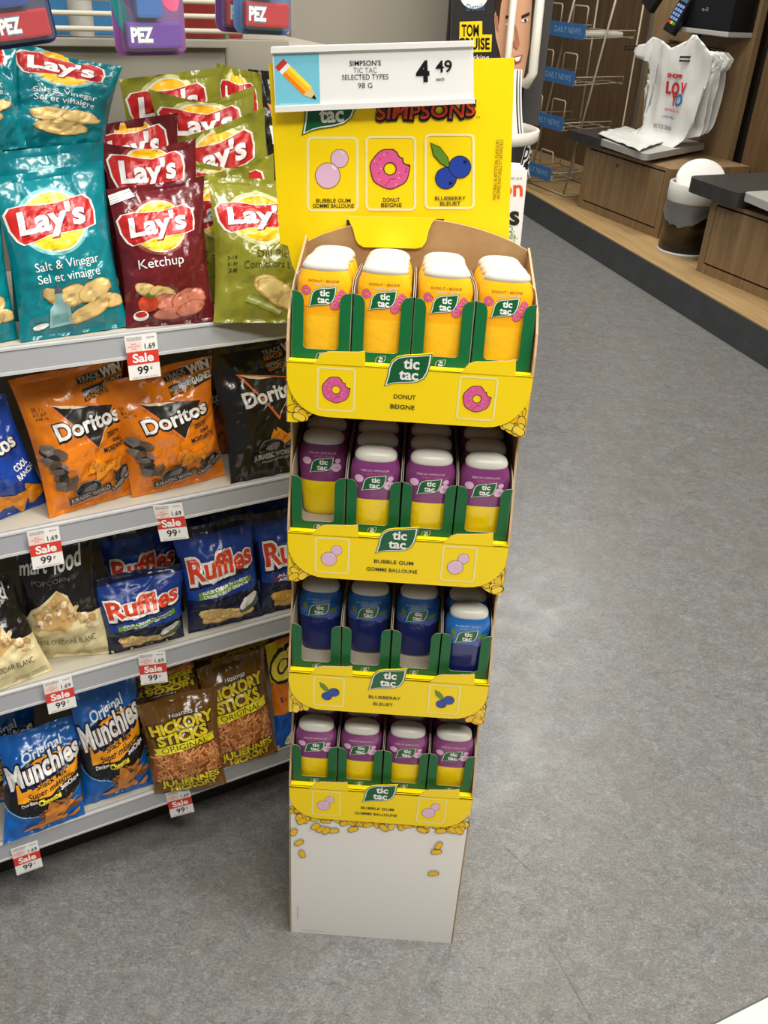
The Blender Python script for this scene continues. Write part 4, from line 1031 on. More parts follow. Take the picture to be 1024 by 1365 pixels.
bag(CB, 'maroon ketchup bag second from the front, right above the Ketchup bag', K_KH, [(134, 190), (262, 184), (276, 410), (160, 418)], 0.085, 0.12, None, 0.02, 9, dip=0.012)
bag(CB, 'maroon ketchup bag at the back of its row, topmost and smallest in view', K_KH, [(122, 168), (236, 150), (256, 390), (142, 396)], 0.135, 0.165, None, 0.02, 10)
bag(CB, 'olive green bag directly behind the front dill pickle bag', K_DH, [(240, 208), (366, 204), (384, 400), (262, 402)], 0.125, 0.155, None, 0.016, 11, dip=0.02)
bag(CB, 'olive green bag with a slanted top, third back in the dill pickle row', K_DH, [(226, 186), (352, 142), (376, 360), (252, 380)], 0.165, 0.195, None, 0.016, 12, dip=0.006)
bag(CB, 'olive green bag with a wide open top, fourth back in its row', K_DH, [(198, 118), (340, 114), (350, 330), (232, 340)], 0.205, 0.235, None, 0.016, 13, dip=0.022)
bag(CB, 'olive green bag farthest back against the beige panel, left of two', K_DH, [(158, 106), (294, 90), (306, 300), (180, 310)], 0.245, 0.275, None, 0.016, 14)
bag(CB, 'olive green bag farthest back, right one beside the black bag', K_DH, [(287, 84), (346, 98), (372, 300), (300, 300)], 0.25, 0.282, None, 0.016, 15)
bag(CB, 'black bag at the back right of the top shelf behind the price sign', K_DB, [(330, 92), (420, 100), (430, 300), (340, 300)], 0.292, 0.322, None, 0.016, 16)
# second shelf
z = SH[1]
bag(CB, 'orange tortilla chip bag standing further left, its top under the shelf edge', K_DO, [(10, 508), (164, 478), (184, 656), (66, 692)], 0, 0.075, z, 0.034, 21)
bag(CB, 'orange tortilla chip bag in front, with the sale tag at its top', K_DO, [(128, 512), (281, 474), (301, 634), (176, 664)], 0, 0.06, z, 0.034, 22)
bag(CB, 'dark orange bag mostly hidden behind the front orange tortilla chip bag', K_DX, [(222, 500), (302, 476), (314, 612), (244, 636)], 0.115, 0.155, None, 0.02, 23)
bag(CB, 'blue cool ranch tortilla chip bag cut by the left photo edge', K_DR, [(-122, 560), (6, 524), (70, 668), (-38, 706)], 0, 0.07, z, 0.034, 24)
bag(CB, 'black tortilla chip bag on the second shelf next to the yellow stand', K_DB, [(272, 468), (402, 448), (420, 622), (308, 646)], 0.02, 0.08, z, 0.03, 25)
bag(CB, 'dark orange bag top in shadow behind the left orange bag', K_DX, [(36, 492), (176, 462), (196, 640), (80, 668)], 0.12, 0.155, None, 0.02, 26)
# third shelf
z = SH[2]
bag(PB, 'black and cream white cheddar popcorn bag standing upright on the third shelf', K_PC, [(20, 736), (122, 716), (153, 872), (30, 880)], 0, 0.07, z, 0.034, 31)
bag(PB, 'black and cream popcorn bag lying at the left photo edge', K_PC, [(-80, 782), (16, 768), (72, 894), (-60, 944)], 0, 0.07, z, 0.032, 32)
bag(CB, 'navy ridged chip bag in front with red lettering and a green flavour band', K_RU, [(113, 776), (249, 748), (246, 848), (146, 874)], 0, 0.055, z, 0.036, 33)
bag(CB, 'navy ridged chip bag directly behind the front navy bag', K_RU, [(130, 712), (240, 690), (246, 810), (142, 826)], 0.085, 0.12, None, 0.026, 34)
bag(CB, 'navy ridged chip bag with a dip bowl picture, right of the front navy bag', K_RU, [(226, 708), (338, 684), (352, 820), (252, 846)], 0.015, 0.07, z, 0.034, 35)
bag(CB, 'navy bag half hidden behind the sale tag, above the dip bowl bag', K_RU, [(238, 690), (326, 670), (340, 790), (256, 806)], 0.115, 0.15, None, 0.02, 36)
bag(CB, 'navy all dressed ridged chip bag at the front beside the yellow stand', K_RD, [(334, 688), (436, 664), (446, 796), (346, 822)], 0.02, 0.07, z, 0.032, 37)
bag(CB, 'navy bag farthest back right, only its red lettering showing', K_RU, [(320, 662), (412, 642), (424, 770), (334, 790)], 0.12, 0.155, None, 0.018, 38)
# bottom shelf
z = SH[3]
bag(CB, 'bright blue snack mix bag at the front left of the bottom shelf', K_MU, [(-4, 984), (108, 952), (114, 1086), (4, 1126)], 0, 0.07, z, 0.034, 41)
bag(CB, 'bright blue snack mix bag standing second from the left, slightly behind', K_MU, [(90, 926), (180, 894), (205, 1046), (112, 1074)], 0, 0.07, z, 0.03, 42)
bag(CB, 'bright blue bag in shadow behind the front left snack mix bag', K_MU, [(-62, 968), (46, 930), (62, 1060), (-44, 1100)], 0.095, 0.13, None, 0.024, 43)
bag(CB, 'brown hickory sticks bag in front, hanging over the bottom shelf edge', K_HI, [(180, 940), (290, 914), (302, 1044), (206, 1058)], 0, 0.05, z, 0.03, 44)
bag(CB, 'brown hickory sticks bag standing upright second from the front', K_HI, [(260, 892), (352, 862), (370, 1002), (288, 1026)], 0.03, 0.085, z, 0.028, 45)
bag(CB, 'brown bag leaning upside down over the front hickory sticks bag', K_HU, [(190, 872), (254, 858), (266, 928), (164, 950)], 0.062, 0.12, None, 0.02, 46, pinch=0.0)
bag(CB, 'brown bag lying upside down on top of the second hickory sticks bag', K_HU, [(286, 862), (352, 842), (376, 866), (262, 908)], 0.115, 0.16, None, 0.014, 47, pinch=0.0)
bag(CB, 'brown hickory bag showing only a strip left of the front one', K_HI, [(168, 930), (240, 912), (254, 1026), (188, 1044)], 0.09, 0.125, None, 0.02, 48)
bag(CB, 'brown hickory bag in the dark gap between the two front ones', K_HI, [(250, 884), (296, 874), (306, 990), (258, 1000)], 0.15, 0.18, None, 0.014, 49)
bag(CB, 'orange, yellow and blue puff bag at the right end of the bottom shelf', K_CH, [(352, 860), (412, 842), (420, 982), (368, 1000)], 0.06, 0.10, z, 0.022, 50)

# ---- sale tags hanging on the price rails
TAGP = mat('pale_pink_tag', (232, 208, 200), 0.55)
def sale_tag(px, i, label, seed, tilt=0.0, yaw=0.0):
    t = empty('sale_tag', label, 'price tag')
    q = FG.aty(px, -0.0125); t.location = FG.w((q[0], -0.0125, q[2])); t.rotation_euler = (math.radians(-6), tilt, FG.ang + yaw)
    W, Hh = 0.047, 0.066; mb = MB(); mb.box((-W / 2, -0.0006, -Hh), (W / 2, 0.0, 0), PAPER); mb.build('tag_card', t)
    d = Design(); d.rect(-W / 2, -Hh * 0.66, W / 2, -Hh * 0.37, SALERED); d.rect(-W / 2 + 0.001, -Hh * 0.36, 0.0, -Hh * 0.14, TAGP)
    d.text('Sale', 0, -Hh * 0.61, 0.0125, WHITE, w=0.031, bold=0.03)
    d.text('99', -0.002, -Hh * 0.885, 0.0115, BLACK, w=0.0165, bold=0.015); d.text('¢', 0.0105, -Hh * 0.80, 0.0055, BLACK); 
    d.text('1.69', 0.012, -Hh * 0.325, 0.0078, BLACK, w=0.0155, bold=0.01)
    d.text('SAVE', -0.0115, -Hh * 0.21, 0.0022, RED, w=0.008); d.text('ON OPTIMUM', -0.0115, -Hh * 0.265, 0.0022, RED, w=0.017); d.text('PTS', -0.0115, -Hh * 0.32, 0.0022, RED, w=0.006)
    d.text('POTATO CHIPS 66 G', -0.010, -Hh * 0.07, 0.0024, BLACK, w=0.022); d.text('CROUSTILLES 6211', -0.010, -Hh * 0.115, 0.0024, BLACK, w=0.022); d.text('REGULAR', 0.014, -Hh * 0.09, 0.0022, BLACK, w=0.011)
    d.text('EFFECTIVE UNTIL AUG 18', 0, -Hh * 0.97, 0.0019, GREY, w=0.036)
    mb = MB(); mb.design(d, lambda x, y, l: (x, -0.0009 - l * 0.00003, y)); mb.build('tag_print', t)
sale_tag((187, 446), 0, 'red and white sale tag under the ketchup bags, on the top rail', 1)
sale_tag((57, 705), 1, 'red and white sale tag on the second rail, above the popcorn bag', 2, 0.02)
sale_tag((223, 672), 1, 'red and white sale tag on the second rail, above the navy bags', 3, -0.13, -0.4)
sale_tag((76, 905), 2, 'red and white sale tag on the third rail, above the blue bags', 4)
sale_tag((202, 870), 2, 'red and white sale tag on the third rail, above the brown bags', 5, 0.0, -0.25)
sale_tag((32, 1126), 3, 'red and white sale tag hanging lowest at the far left', 6)
sale_tag((236, 1053), 3, 'red and white sale tag under the front hickory sticks bag', 7, -0.1, -0.2)

# ---- hanging candy dispenser packs above the chips
HOOKM = mat('hook_steel', (170, 168, 162), 0.3, metal=0.8)
CLEAR = mat('clear_blister', (235, 240, 242), 0.06, spec=0.8, alpha=0.06)
def pack(px, wpx, y, card, stem, box, label, h=0.20, extra=(), tilt=0.0, hook=True):
    q0 = FG.aty(px, y); q1 = FG.aty((px[0] + wpx, px[1]), y); W = abs(q1[0] - q0[0]); z0 = (q0[2] + q1[2]) / 2
    t = empty('dispenser_pack', label, 'candy pack', tuple(FG.w(((q0[0] + q1[0]) / 2, y, z0))), FG.ang, 'hanging dispenser packs')
    t.rotation_euler = (0, tilt, FG.ang)
    mb = MB(); pts = []
    r = 0.012
    for cx, cz, a in ((W / 2 - r, r, -90), (W / 2 - r, h - r, 0), (-W / 2 + r, h - r, 90), (-W / 2 + r, r, 180)):
        for k in range(5):
            qq = math.radians(a + 22.5 * k); pts.append((cx + r * math.cos(qq), cz + r * math.sin(qq)))
    mb.prism(pts, 0.0, 0.0012, card, 'y', PAPER)
    d = Design()
    for (ex, ez, rx, rz, m_) in extra: d.ell(ex * W, ez, rx * W, rz, m_, 0.3, 14, 0.12, int(ez * 1000))
    mb.design(d, lambda x, yy, l: (x, -0.0003 - l * 0.00005, yy)); mb.build('backing_card', t)
    mb = MB(); mb.box((-0.020, -0.021, 0.045), (0.014, -0.003, h * 0.97), stem, 0.004); mb.build('dispenser_stem', t)
    mb = MB(); mb.box((-W * 0.36, -0.017, 0.010), (W * 0.40, -0.002, 0.040), box, 0.003)
    d = Design(); d.text('PEZ', -W * 0.16, 0.0175, 0.0165, ink('pack_letter_shade', (110, 120, 150)), w=W * 0.33, bold=0.1); d.text('PEZ', -W * 0.16, 0.018, 0.0155, WHITE, w=W * 0.31, bold=0.05)
    mb.design(d, lambda x, yy, l: (x, -0.0173 - l * 0.0001, yy)); mb.build('candy_box', t)
    mb = MB(); mb.box((-W * 0.42, -0.026, 0.006), (W * 0.44, -0.0002, h * 0.985), CLEAR, 0.008); mb.build('blister', t)
    return t
VIO = ink('card_violet', (92, 62, 120), 0.35); DNV = ink('card_night_blue', (30, 36, 78), 0.35); MAG = ink('card_magenta', (206, 60, 110), 0.35)
C_PUR = ink('box_purple', (104, 62, 150)); C_RED = ink('box_red', (176, 34, 40)); S_BLU = mat('stem_blue', (60, 104, 168), 0.3); S_SKY = mat('stem_sky', (64, 140, 196), 0.3); S_DBL = mat('stem_deep_blue', (44, 66, 140), 0.3)
G1, G2, G3 = ink('card_spot_teal', (40, 120, 120)), ink('card_spot_orange', (206, 104, 50)), ink('card_spot_green', (84, 140, 60))
# steel arms the packs hang from
mb = MB()
for px in ((28, 20), (190, 20), (335, 10)):
    a = FG.aty(px, 0.05); zt = FG.aty(px, 0.05)[2] + 0.20
    mb.tube([(a[0], GD, zt), (a[0], 0.0, zt), (a[0], -0.012, zt + 0.012)], 0.0025, HOOKM, 6)
mb.build('peg_hook', shelf)
pack((160, 50), 84, 0.075, DNV, S_BLU, C_PUR, 'violet candy pack behind the pink one at the top of the photo', extra=((-0.4, 0.09, 0.1, 0.02, G1), (-0.3, 0.12, 0.1, 0.02, G3)), tilt=0.01)
pack((155, 74), 94, 0.045, ink('card_plum', (120, 66, 128), 0.35), S_BLU, C_PUR, 'pink and violet dispenser candy pack with purple box, hanging in the middle', extra=((0.3, 0.10, 0.16, 0.03, PINK), (0.32, 0.07, 0.13, 0.02, ink('card_spot_rose', (226, 84, 130))), (-0.38, 0.1, 0.1, 0.05, VIO), (-0.38, 0.05, 0.1, 0.03, G1)), tilt=-0.02)
pack((-14, 62), 94, 0.05, DNV, S_DBL, C_RED, 'dark blue dispenser candy pack with red box at the top left corner', extra=((0.30, 0.10, 0.12, 0.018, G2), (-0.40, 0.09, 0.12, 0.02, G3), (-0.36, 0.05, 0.12, 0.02, VIO)), tilt=-0.14)
pack((288, 44), 74, 0.085, VIO, S_SKY, C_RED, 'violet candy pack mostly behind the sky blue one', extra=((-0.3, 0.10, 0.15, 0.03, G3), (-0.25, 0.05, 0.12, 0.02, G2)), tilt=0.03)
pack((312, 46), 74, 0.05, ink('card_teal_blue', (66, 104, 150), 0.35), S_SKY, C_RED, 'blue dispenser candy pack with sky blue stem, hanging above the price sign', extra=((-0.3, 0.09, 0.13, 0.03, VIO), (-0.36, 0.15, 0.13, 0.02, G3), (0.3, 0.12, 0.1, 0.03, DNV)), tilt=0.03)

# ================================================================== behind the stand: partition, magazine fixture, bucket
FP = Frame((0, 0), (1, 0))
def pz(px, y): return FP.aty(px, y)
a, b = pz((388, 30), 2.35), pz((598, 30), 2.35)
mb = MB(); mb.box((a[0], 2.35, 0.0), (b[0], 2.39, 2.2), mat('partition_beige', (166, 160, 146), 0.6, spec=0.3), 0.002)
for px in (399, 612): pass
o = mb.build('partition_panel'); tag(o, 'plain beige partition panel behind the price sign', 'panel')
MY = 2.05
MRACK = mat('fixture_charcoal', (58, 56, 54), 0.5)
mg = empty('magazine_fixture', 'charcoal magazine rack behind the yellow header, holding a large cover', 'magazine rack', (0, 0, 0))
mb = MB(); a, b = pz((597, 30), MY + 0.05), pz((735, 30), MY + 0.05)
zc_ = pz((712, 168), MY + 0.05)[2]; mb.box((a[0], MY + 0.05, zc_), (b[0], MY + 0.09, 2.0), MRACK, 0.003); mb.box((a[0], MY + 0.05, 0.0), (b[0] - 0.12, MY + 0.09, zc_), MRACK, 0.003); mb.build('rack_board', mg)
mb = MB(); q0, q1 = pz((722, -20), MY - 0.02), pz((702, 112), MY - 0.02)
mb.tube([(q0[0], MY + 0.05, q0[2] + 0.02), (q0[0], MY - 0.02, q0[2]), (q1[0] + 0.01, MY - 0.02, q1[2] + 0.02), (q1[0], MY - 0.02, q1[2]), (q1[0] - 0.012, MY + 0.03, q1[2] + 0.002)], 0.0095, mat('rack_ivory_wire', (206, 202, 188), 0.35), 10)
q0, q1 = pz((687, -20), MY - 0.02), pz((678, 80), MY - 0.02)
mb.tube([(q0[0], MY - 0.018, q0[2]), (q1[0], MY - 0.018, q1[2] - 0.2)], 0.007, MATS['rack_ivory_wire'], 10)
mb.build('wire_front', mg)
# the magazine itself
mag = empty('magazine', 'black glossy magazine with a smiling face and yellow headline blocks', 'magazine', (0, 0, 0), 0, 'magazines behind the stand')
def mp(x, y, l=0): q = pz((x, -y), MY - 0.0003 - l * 0.0002); return tuple(q)
cv = [pz(p, MY) for p in ((604, -60), (716, -60), (692, 190), (597, 190))]
mb = MB(); mb.prism([(q[0], q[2]) for q in cv], MY, MY + 0.012, ink('cover_black', (44, 43, 45), 0.3), 'y', PAPER)
SKIN = ink('cover_skin', (206, 156, 124)); SKIND = ink('cover_skin_shade', (166, 112, 84)); HAIR = ink('cover_hair', (52, 36, 28))
d = Design()
d.ell(632, 6, 18.5, 18, WHITE, 0, 30); d.text('Exclusive', 633, 4, 7, ink('cover_blue', (70, 110, 160)), w=27, shear=0.1, rot=0.05); d.text('Details', 634, -14, 9.5, ink('cover_blue', (70, 110, 160)), w=24, shear=0.1, rot=0.05)
d.poly([(613, -29), (643, -28), (643, -46), (656, -46), (655, -69), (612, -70)], ink('cover_yellow', (238, 208, 30)))
d.text('TOM', 627, -48, 15, BLACK, w=23, bold=0.03); d.text('CRUISE', 632, -65.5, 14.5, BLACK, w=42, bold=0.03); d.text('shocking', 634, -80, 7, WHITE, w=36)
d.poly([(663, 60), (712, 60), (709, -10), (706, -60), (699, -100), (690, -140), (684, -150), (676, -100), (668, -78), (661, -50), (659, -24), (662, -8)], SKIN)
d.poly([(662, 60), (676, 60), (672, 14), (668, -6), (665, -34), (661, -16), (661, 6)], HAIR)
d.poly([(659, -18), (664, -22), (665, -44), (661, -40)], SKIND)
d.poly([(674, -21), (684, -19), (684, -23), (674, -25)], HAIR); d.poly([(695, -21), (706, -16), (706, -20), (696, -25)], HAIR)
d.ell(678, -31, 4.5, 1.8, WHITE, 0.5); d.ell(678.5, -31, 1.8, 1.8, HAIR); d.ell(700, -27, 4.5, 2.2, WHITE, 0.2); d.ell(700.5, -27, 2, 2, HAIR)
d.poly([(686, -30), (690, -40), (693, -58), (690, -66), (685, -62), (684, -55), (688, -52)], SKIND)
d.poly([(684, -76), (697, -73), (694, -82), (688, -85)], ink('cover_lip', (150, 76, 64))); d.poly([(686, -77), (695, -75), (692, -81), (688, -82)], WHITE)
mb.design(d, lambda x, y, l: mp(x, y, l)); mb.build('cover', mag)

# popcorn bucket style bin in front of the rack, pages standing in it
bc = pz((655, 205), 1.95); BR_ = 0.112
BKZ = pz((700, 232), 1.95)[2]; BKT = pz((712, 172), 1.95)[2]
bk = empty('round_bucket', 'black and white round bucket partly hidden behind the yellow header', 'bucket', (bc[0] - 0.026, 1.95, 0.0))
BW = mat('bucket_white', (206, 202, 190), 0.4); BB = mat('bucket_black', (40, 37, 34), 0.45)
mb = MB(); h = BKT - BKZ
mb.lathe([(0.0, BKZ - 0.024), (BR_ * 0.78, BKZ - 0.022), (BR_ * 0.88, BKZ - 0.012), (BR_ * 0.90, BKZ - 0.01)], BW, 48)
mb.lathe([(BR_ * 0.90, BKZ - 0.01), (BR_ * 0.915, BKZ + 0.012)], BW, 48); mb.lathe([(BR_ * 0.915, BKZ + 0.012), (BR_ * 0.98, BKT - 0.022)], BB, 48)
mb.lathe([(BR_ * 0.98, BKT - 0.022), (BR_ * 1.03, BKT - 0.018), (BR_ * 1.04, BKT), (BR_ * 0.98, BKT + 0.002), (BR_ * 0.95, BKT - 0.01), (BR_ * 0.86, BKZ), (0, BKZ - 0.02)], BW, 48)
d = Design(); d.text('Pe', 0, 0, 0.042, WHITE, w=0.05, bold=0.10, shear=0.1); d.text('Pe', 0, 0.001, 0.040, BLACK, w=0.046, bold=0.0, shear=0.1)
d.layers = [([(x, y) for x, y in vs], fs, m_) for vs, fs, m_ in d.layers]
def onbk(x, y, l):
    a = math.radians(-30) + x / BR_; r = BR_ * (0.925 + 0.055 * (y / 0.06)) + 0.0012 + 0.0004 * l
    return (r * math.cos(a), r * math.sin(a), BKZ + 0.02 + y)
mb.design(d, onbk); mb.build('bucket_wall', bk)
mb = MB(); mb.tube([(0, 0, 0.0), (0, 0, BKZ - 0.024)], 0.03, MRACK, 12); mb.lathe([(0, 0), (0.1, 0), (0.1, 0.012), (0, 0.014)], MRACK, 24); mb.build('bucket_stand', bk)
rn = random.Random(9)
pg = empty('leaflet_bundle', 'bundle of curled black and white leaflets standing in the bucket', 'leaflets', (0, 0, 0))
for k in range(5):
    mb = MB(); x0 = pz((684 + 2.2 * k, 190), 1.95)[0]; vs = []
    for j in range(9):
        t = j / 8; z = BKZ + 0.005 + t * (BKT - BKZ + 0.10)
        cx = x0 + 0.03 * (1 - t) ** 2 - 0.012 * t; vs += [(cx - 0.05, 1.95 - 0.02 + 0.006 * k, z), (cx, 1.95 - 0.03 + 0.006 * k, z - 0.012 * (1 - t))]
    mb.add(vs, [(2 * j, 2 * j + 1, 2 * j + 3, 2 * j + 2) for j in range(8)], [PAPER, DKG, PAPER, MIDG, PAPER][k], True); o = mb.build('leaflet', pg)
    md = o.modifiers.new('thickness', 'SOLIDIFY'); md.thickness = 0.001
# white magazines standing below the bucket
def up(x, y, yy): return pz((x, -y), yy)
for k in range(4):
    yy = 1.78 + 0.006 * k; dx = -3.2 * k; dy = -3.0 * k
    c = [pz((x + (dx if i > 0 and i < 3 else 0), yv + dy), yy) for i, (x, yv) in enumerate(((628, 222), (703.5, 227), (692, 345), (690, 520), (628, 520)))]
    zb_ = c[3][2]
    mb = MB(); mb.prism([(q[0], q[2]) for q in c], yy, yy + 0.004, PAPER, 'y', PAPER)
    if k == 0:
        d = Design(); OR = ink('masthead_orange', (226, 84, 40))
        d.text('on', 682, -261, 21, OR, w=30, bold=0.02); d.text('SUMMER 2018', 684, -239, 2.6, GREY, w=24); d.text('s', 686, -299, 25, DKG, bold=0.03)
        d.text('BBQ,', 676, -309, 8, LEAFG, w=20); d.text('salads,', 677, -318, 8, LEAFG, w=26); d.text('treats!', 674, -327, 8, LEAFG, w=24)
        mb.design(d, lambda x, y, l: tuple(pz((x, -y), 1.78 - 0.0004 - 0.0002 * l)))
    o = mb.build('magazine'); tag(o, ['white magazine with orange title letters beside the yellow header, frontmost', 'white magazine right behind the one with orange letters', 'white magazine third in the standing row', 'white magazine rearmost in the standing row'][k], 'magazine', 'magazines behind the stand')
zlow = pz((660, 520), 1.78)[2]
a, b = pz((620, 400), 1.78), pz((700, 400), 1.78)
mb = MB(); mb.box((a[0], 1.72, 0.0), (b[0] - 0.02, 1.84, zlow - 0.001), MRACK, 0.004); tag(mb.build('magazine_holder'), 'charcoal holder under the white magazines behind the stand', 'magazine holder')

# ================================================================== checkout counters along the right
A0 = onz(769.6, 275, 0.173); B0 = onz(875.6, 317.7, 0.173)
FC = Frame(A0[:2], (B0 - A0)[:2])
K0 = onz(1024, 492, 0.0); K1 = onz(706, 290, 0.0)
FK = Frame(K1[:2], (K0 - K1)[:2])
W_DK = wood_mat('oak_dark', (84, 64, 42), (110, 85, 56)); W_MD = wood_mat('oak_panel', (126, 103, 72), (154, 127, 91)); W_LT = wood_mat('oak_platform', (164, 134, 90), (192, 160, 112), 0.4, 'X')  # three oak tones: dark, medium and a lighter platform top
KICK = mat('kick_black_metal', (68, 70, 73), 0.35, spec=0.5, var=0.15, vscale=8); LAM = mat('dark_laminate', (58, 56, 54), 0.42, spec=0.4, var=0.12, vscale=20); LAMGR = mat('grey_tray_metal', (176, 174, 168), 0.4, spec=0.5)
GAPB = mat('gap_black', (10, 10, 10), 0.8)
L_ = np.linalg.norm(K0 - K1)
pf = empty('counter_platform', 'low platform with dark kick face and oak top, along the right side', 'platform', tuple(FK.o), FK.ang)
back = [FK.l(FC.w((x, 0.972, 0)))[:2] for x in (4.4, -4.6)]
plan = [(back[1][0], 0.0), (back[0][0], 0.0), tuple(back[0]), tuple(back[1])]
mb = MB(); mb.prism(plan, 0.0, 0.166, KICK, 'z'); mb.box((back[1][0], -0.004, 0.0), (back[0][0], 0.0, 0.06), KICK, 0.002); mb.build('kick_plate', pf)
plan2 = [(back[1][0], 0.004), (back[0][0], 0.004), tuple(back[0]), tuple(back[1])]
mb = MB(); mb.prism(plan2, 0.166, 0.173, W_LT, 'z'); mb.build('top_board', pf)
zp = 0.173
def cab_box(name, label, x0, x1, y0, y1, zt, door):
    t = empty(name, label, 'cabinet', tuple(FC.w((x0, y0, zp))), FC.ang, 'oak checkout cabinets')
    mb = MB(); mb.box((0, 0.012, 0), (x1 - x0, y1 - y0, zt - zp), W_MD, 0.003)
    # face frame round the door
    w_ = x1 - x0; h_ = zt - zp
    mb.box((0, 0, 0), (0.045, 0.013, h_), W_MD, 0.001); mb.box((w_ - 0.045, 0, 0), (w_, 0.013, h_), W_MD, 0.001); mb.box((0.045, 0, 0), (w_ - 0.045, 0.013, 0.05), W_MD, 0.001); mb.box((0.045, 0, h_ - 0.02), (w_ - 0.045, 0.013, h_), W_MD, 0.001)
    mb.box((0.045, 0.0105, 0.05), (w_ - 0.045, 0.0125, h_ - 0.02), GAPB)
    mb.build('cabinet_body', t)
    mb = MB(); mb.box((0.053, 0.0, 0.060), (w_ - 0.053, 0.016, h_ - 0.030), W_MD, 0.0015)
    dd = mb.build('door', t)
    if door:
        mb = MB(); mb.tube([(w_ * 0.42, -0.004, h_ - 0.075), (w_ * 0.42, 0.004, h_ - 0.075)], 0.011, MRACK, 16); mb.build('lock', dd)
    return t
cab_box('checkout_cabinet', 'oak cabinet with a flush door behind the trash bin, below the plastic bags', 0.0, 0.905, 0.0, 0.645, 0.598, True)
cab_box('checkout_cabinet', 'oak cabinet at the right photo edge in front of the trash bin', 1.569, 2.75, -0.246, 0.40, 0.575, False)
def rounded(pts, r, n=6):
    out = []; N_ = len(pts)
    for i, p in enumerate(pts):
        a, b = np.array(pts[i - 1], float), np.array(pts[(i + 1) % N_], float); p = np.array(p, float)
        ua = (a - p) / np.linalg.norm(a - p); ub = (b - p) / np.linalg.norm(b - p)
        rr = r[i] if isinstance(r, (list, tuple)) else r
        if rr <= 0: out.append(tuple(p)); continue
        s0, s1 = p + ua * rr, p + ub * rr
        for k in range(n + 1):
            t = k / n; out.append(tuple((1 - t) ** 2 * s0 + 2 * t * (1 - t) * p + t * t * s1))
    return out
def cslab(name, label, cat, pts, z0, z1, m_, r, group=None):
    mb = MB(); mb.prism(rounded(pts, r), z0, z1, m_, 'z'); o = mb.build(name); o.location = (FC.o[0], FC.o[1], 0); o.rotation_euler = (0, 0, FC.ang)
    return tag(o, label, cat, group)
cslab('countertop', 'dark laminate worktop on the farther oak cabinet', 'worktop', [(-0.21, -0.035), (0.20, -0.035), (0.20, 0.64), (-0.21, 0.64)], 0.60, 0.660, LAM, [0.01, 0.05, 0, 0], 'dark worktops')
tp = [FC.atz(p, 0.66)[:2] for p in ((800, 186), (862, 207), (945, 192), (880, 160))]
cslab('bagging_tray', 'light grey bagging tray under the white plastic bags', 'tray', [tuple(tp[0]), tuple(tp[1]), (tp[2][0], min(tp[2][1], 0.63)), (tp[0][0] + 0.02, 0.63)], 0.625, 0.664, LAMGR, [0.03, 0.06, 0.01, 0.0])
t2 = [FC.atz(p, 0.662)[:2] for p in ((990, 257), (1040, 280), (1060, 236))]
cslab('countertop', 'dark laminate worktop jutting over the trash bin at the right edge', 'worktop', [(1.385, -0.30), (t2[0][0] - 0.002, -0.33), (t2[0][0] - 0.002, 0.60), (1.385, 0.60)], 0.585, 0.662, LAM, [0.09, 0.04, 0, 0.05], 'dark worktops')
t2 = [FC.atz(p, 0.662)[:2] for p in ((990, 257), (1040, 280), (1060, 236))]
cslab('bagging_tray', 'light grey bagging tray at the right photo edge', 'tray', [tuple(t2[0]), (t2[1][0] + 0.2, t2[1][1] - 0.02), (t2[1][0] + 0.2, 0.6), (t2[0][0], 0.6)], 0.627, 0.667, LAMGR, [0.05, 0.03, 0, 0])
# walls behind the counters
def cwall(name, x0, x1, y0, y1, z0, z1, m_, kind='structure', bev=0.003):
    mb = MB(); mb.box((x0, y0, z0), (x1, y1, z1), m_, bev); o = mb.build(name); o.location = (FC.o[0], FC.o[1], 0); o.rotation_euler = (0, 0, FC.ang); return tag(o, None, None, None, kind)
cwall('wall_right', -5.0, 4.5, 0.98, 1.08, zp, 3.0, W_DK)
cwall('trim_2', -0.37, -0.33, 0.65, 0.98, zp, 3.0, mat('grey_panel_edge', (106, 100, 92), 0.5))
cwall('gap_shade_fill', 0.683, 0.80, 0.74, 0.95, zp, 3.0, GAPB)  # black box filling the open gap, standing in for the darkness inside it
mb = MB(); mb.box((-0.33, 0.65, zp), (0.683, 0.70, 3.0), W_MD, 0.003); o = mb.build('counter_back_panel'); o.location = (FC.o[0], FC.o[1], 0); o.rotation_euler = (0, 0, FC.ang); tag(o, 'tall oak panel behind the hanging plastic bags', 'panel')
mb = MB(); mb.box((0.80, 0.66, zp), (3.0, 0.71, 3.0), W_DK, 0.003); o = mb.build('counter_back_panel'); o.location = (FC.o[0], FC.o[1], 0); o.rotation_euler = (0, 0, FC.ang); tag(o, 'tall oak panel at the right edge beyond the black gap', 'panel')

# trash bin
bp = FC.atz((909, 340), zp); R_ = 0.152
tb = empty('trash_bin', 'steel trash bin with white swing lid and clear liner, between the two oak cabinets', 'trash bin', tuple(FC.w((bp[0] - 0.085, bp[1] + 0.075, zp))), FC.ang)
STEEL = mat('brushed_steel', (74, 67, 60), 0.22, metal=0.9); BINW = mat('bin_white', (222, 220, 214), 0.35); LINER = mat('clear_liner', (206, 206, 204), 0.12, spec=0.9, alpha=0.25, bump=0.8, bscale=40)
mb = MB(); mb.lathe([(0, 0.012), (R_, 0.012), (R_, 0.33), (R_ - 0.004, 0.335)], STEEL, 56); mb.build('bin_body', tb)
mb = MB(); mb.lathe([(0, 0), (R_ + 0.004, 0), (R_ + 0.005, 0.008), (R_, 0.014)], BINW, 56); mb.build('base_ring', tb)
mb = MB(); mb.lathe([(R_ + 0.002, 0.30), (R_ + 0.006, 0.31), (R_ + 0.004, 0.40), (R_ - 0.004, 0.406), (R_ - 0.012, 0.40), (R_ - 0.012, 0.33)], BINW, 56); mb.build('collar', tb)
mb = MB(); n = 64; vs = []; rn = random.Random(1)
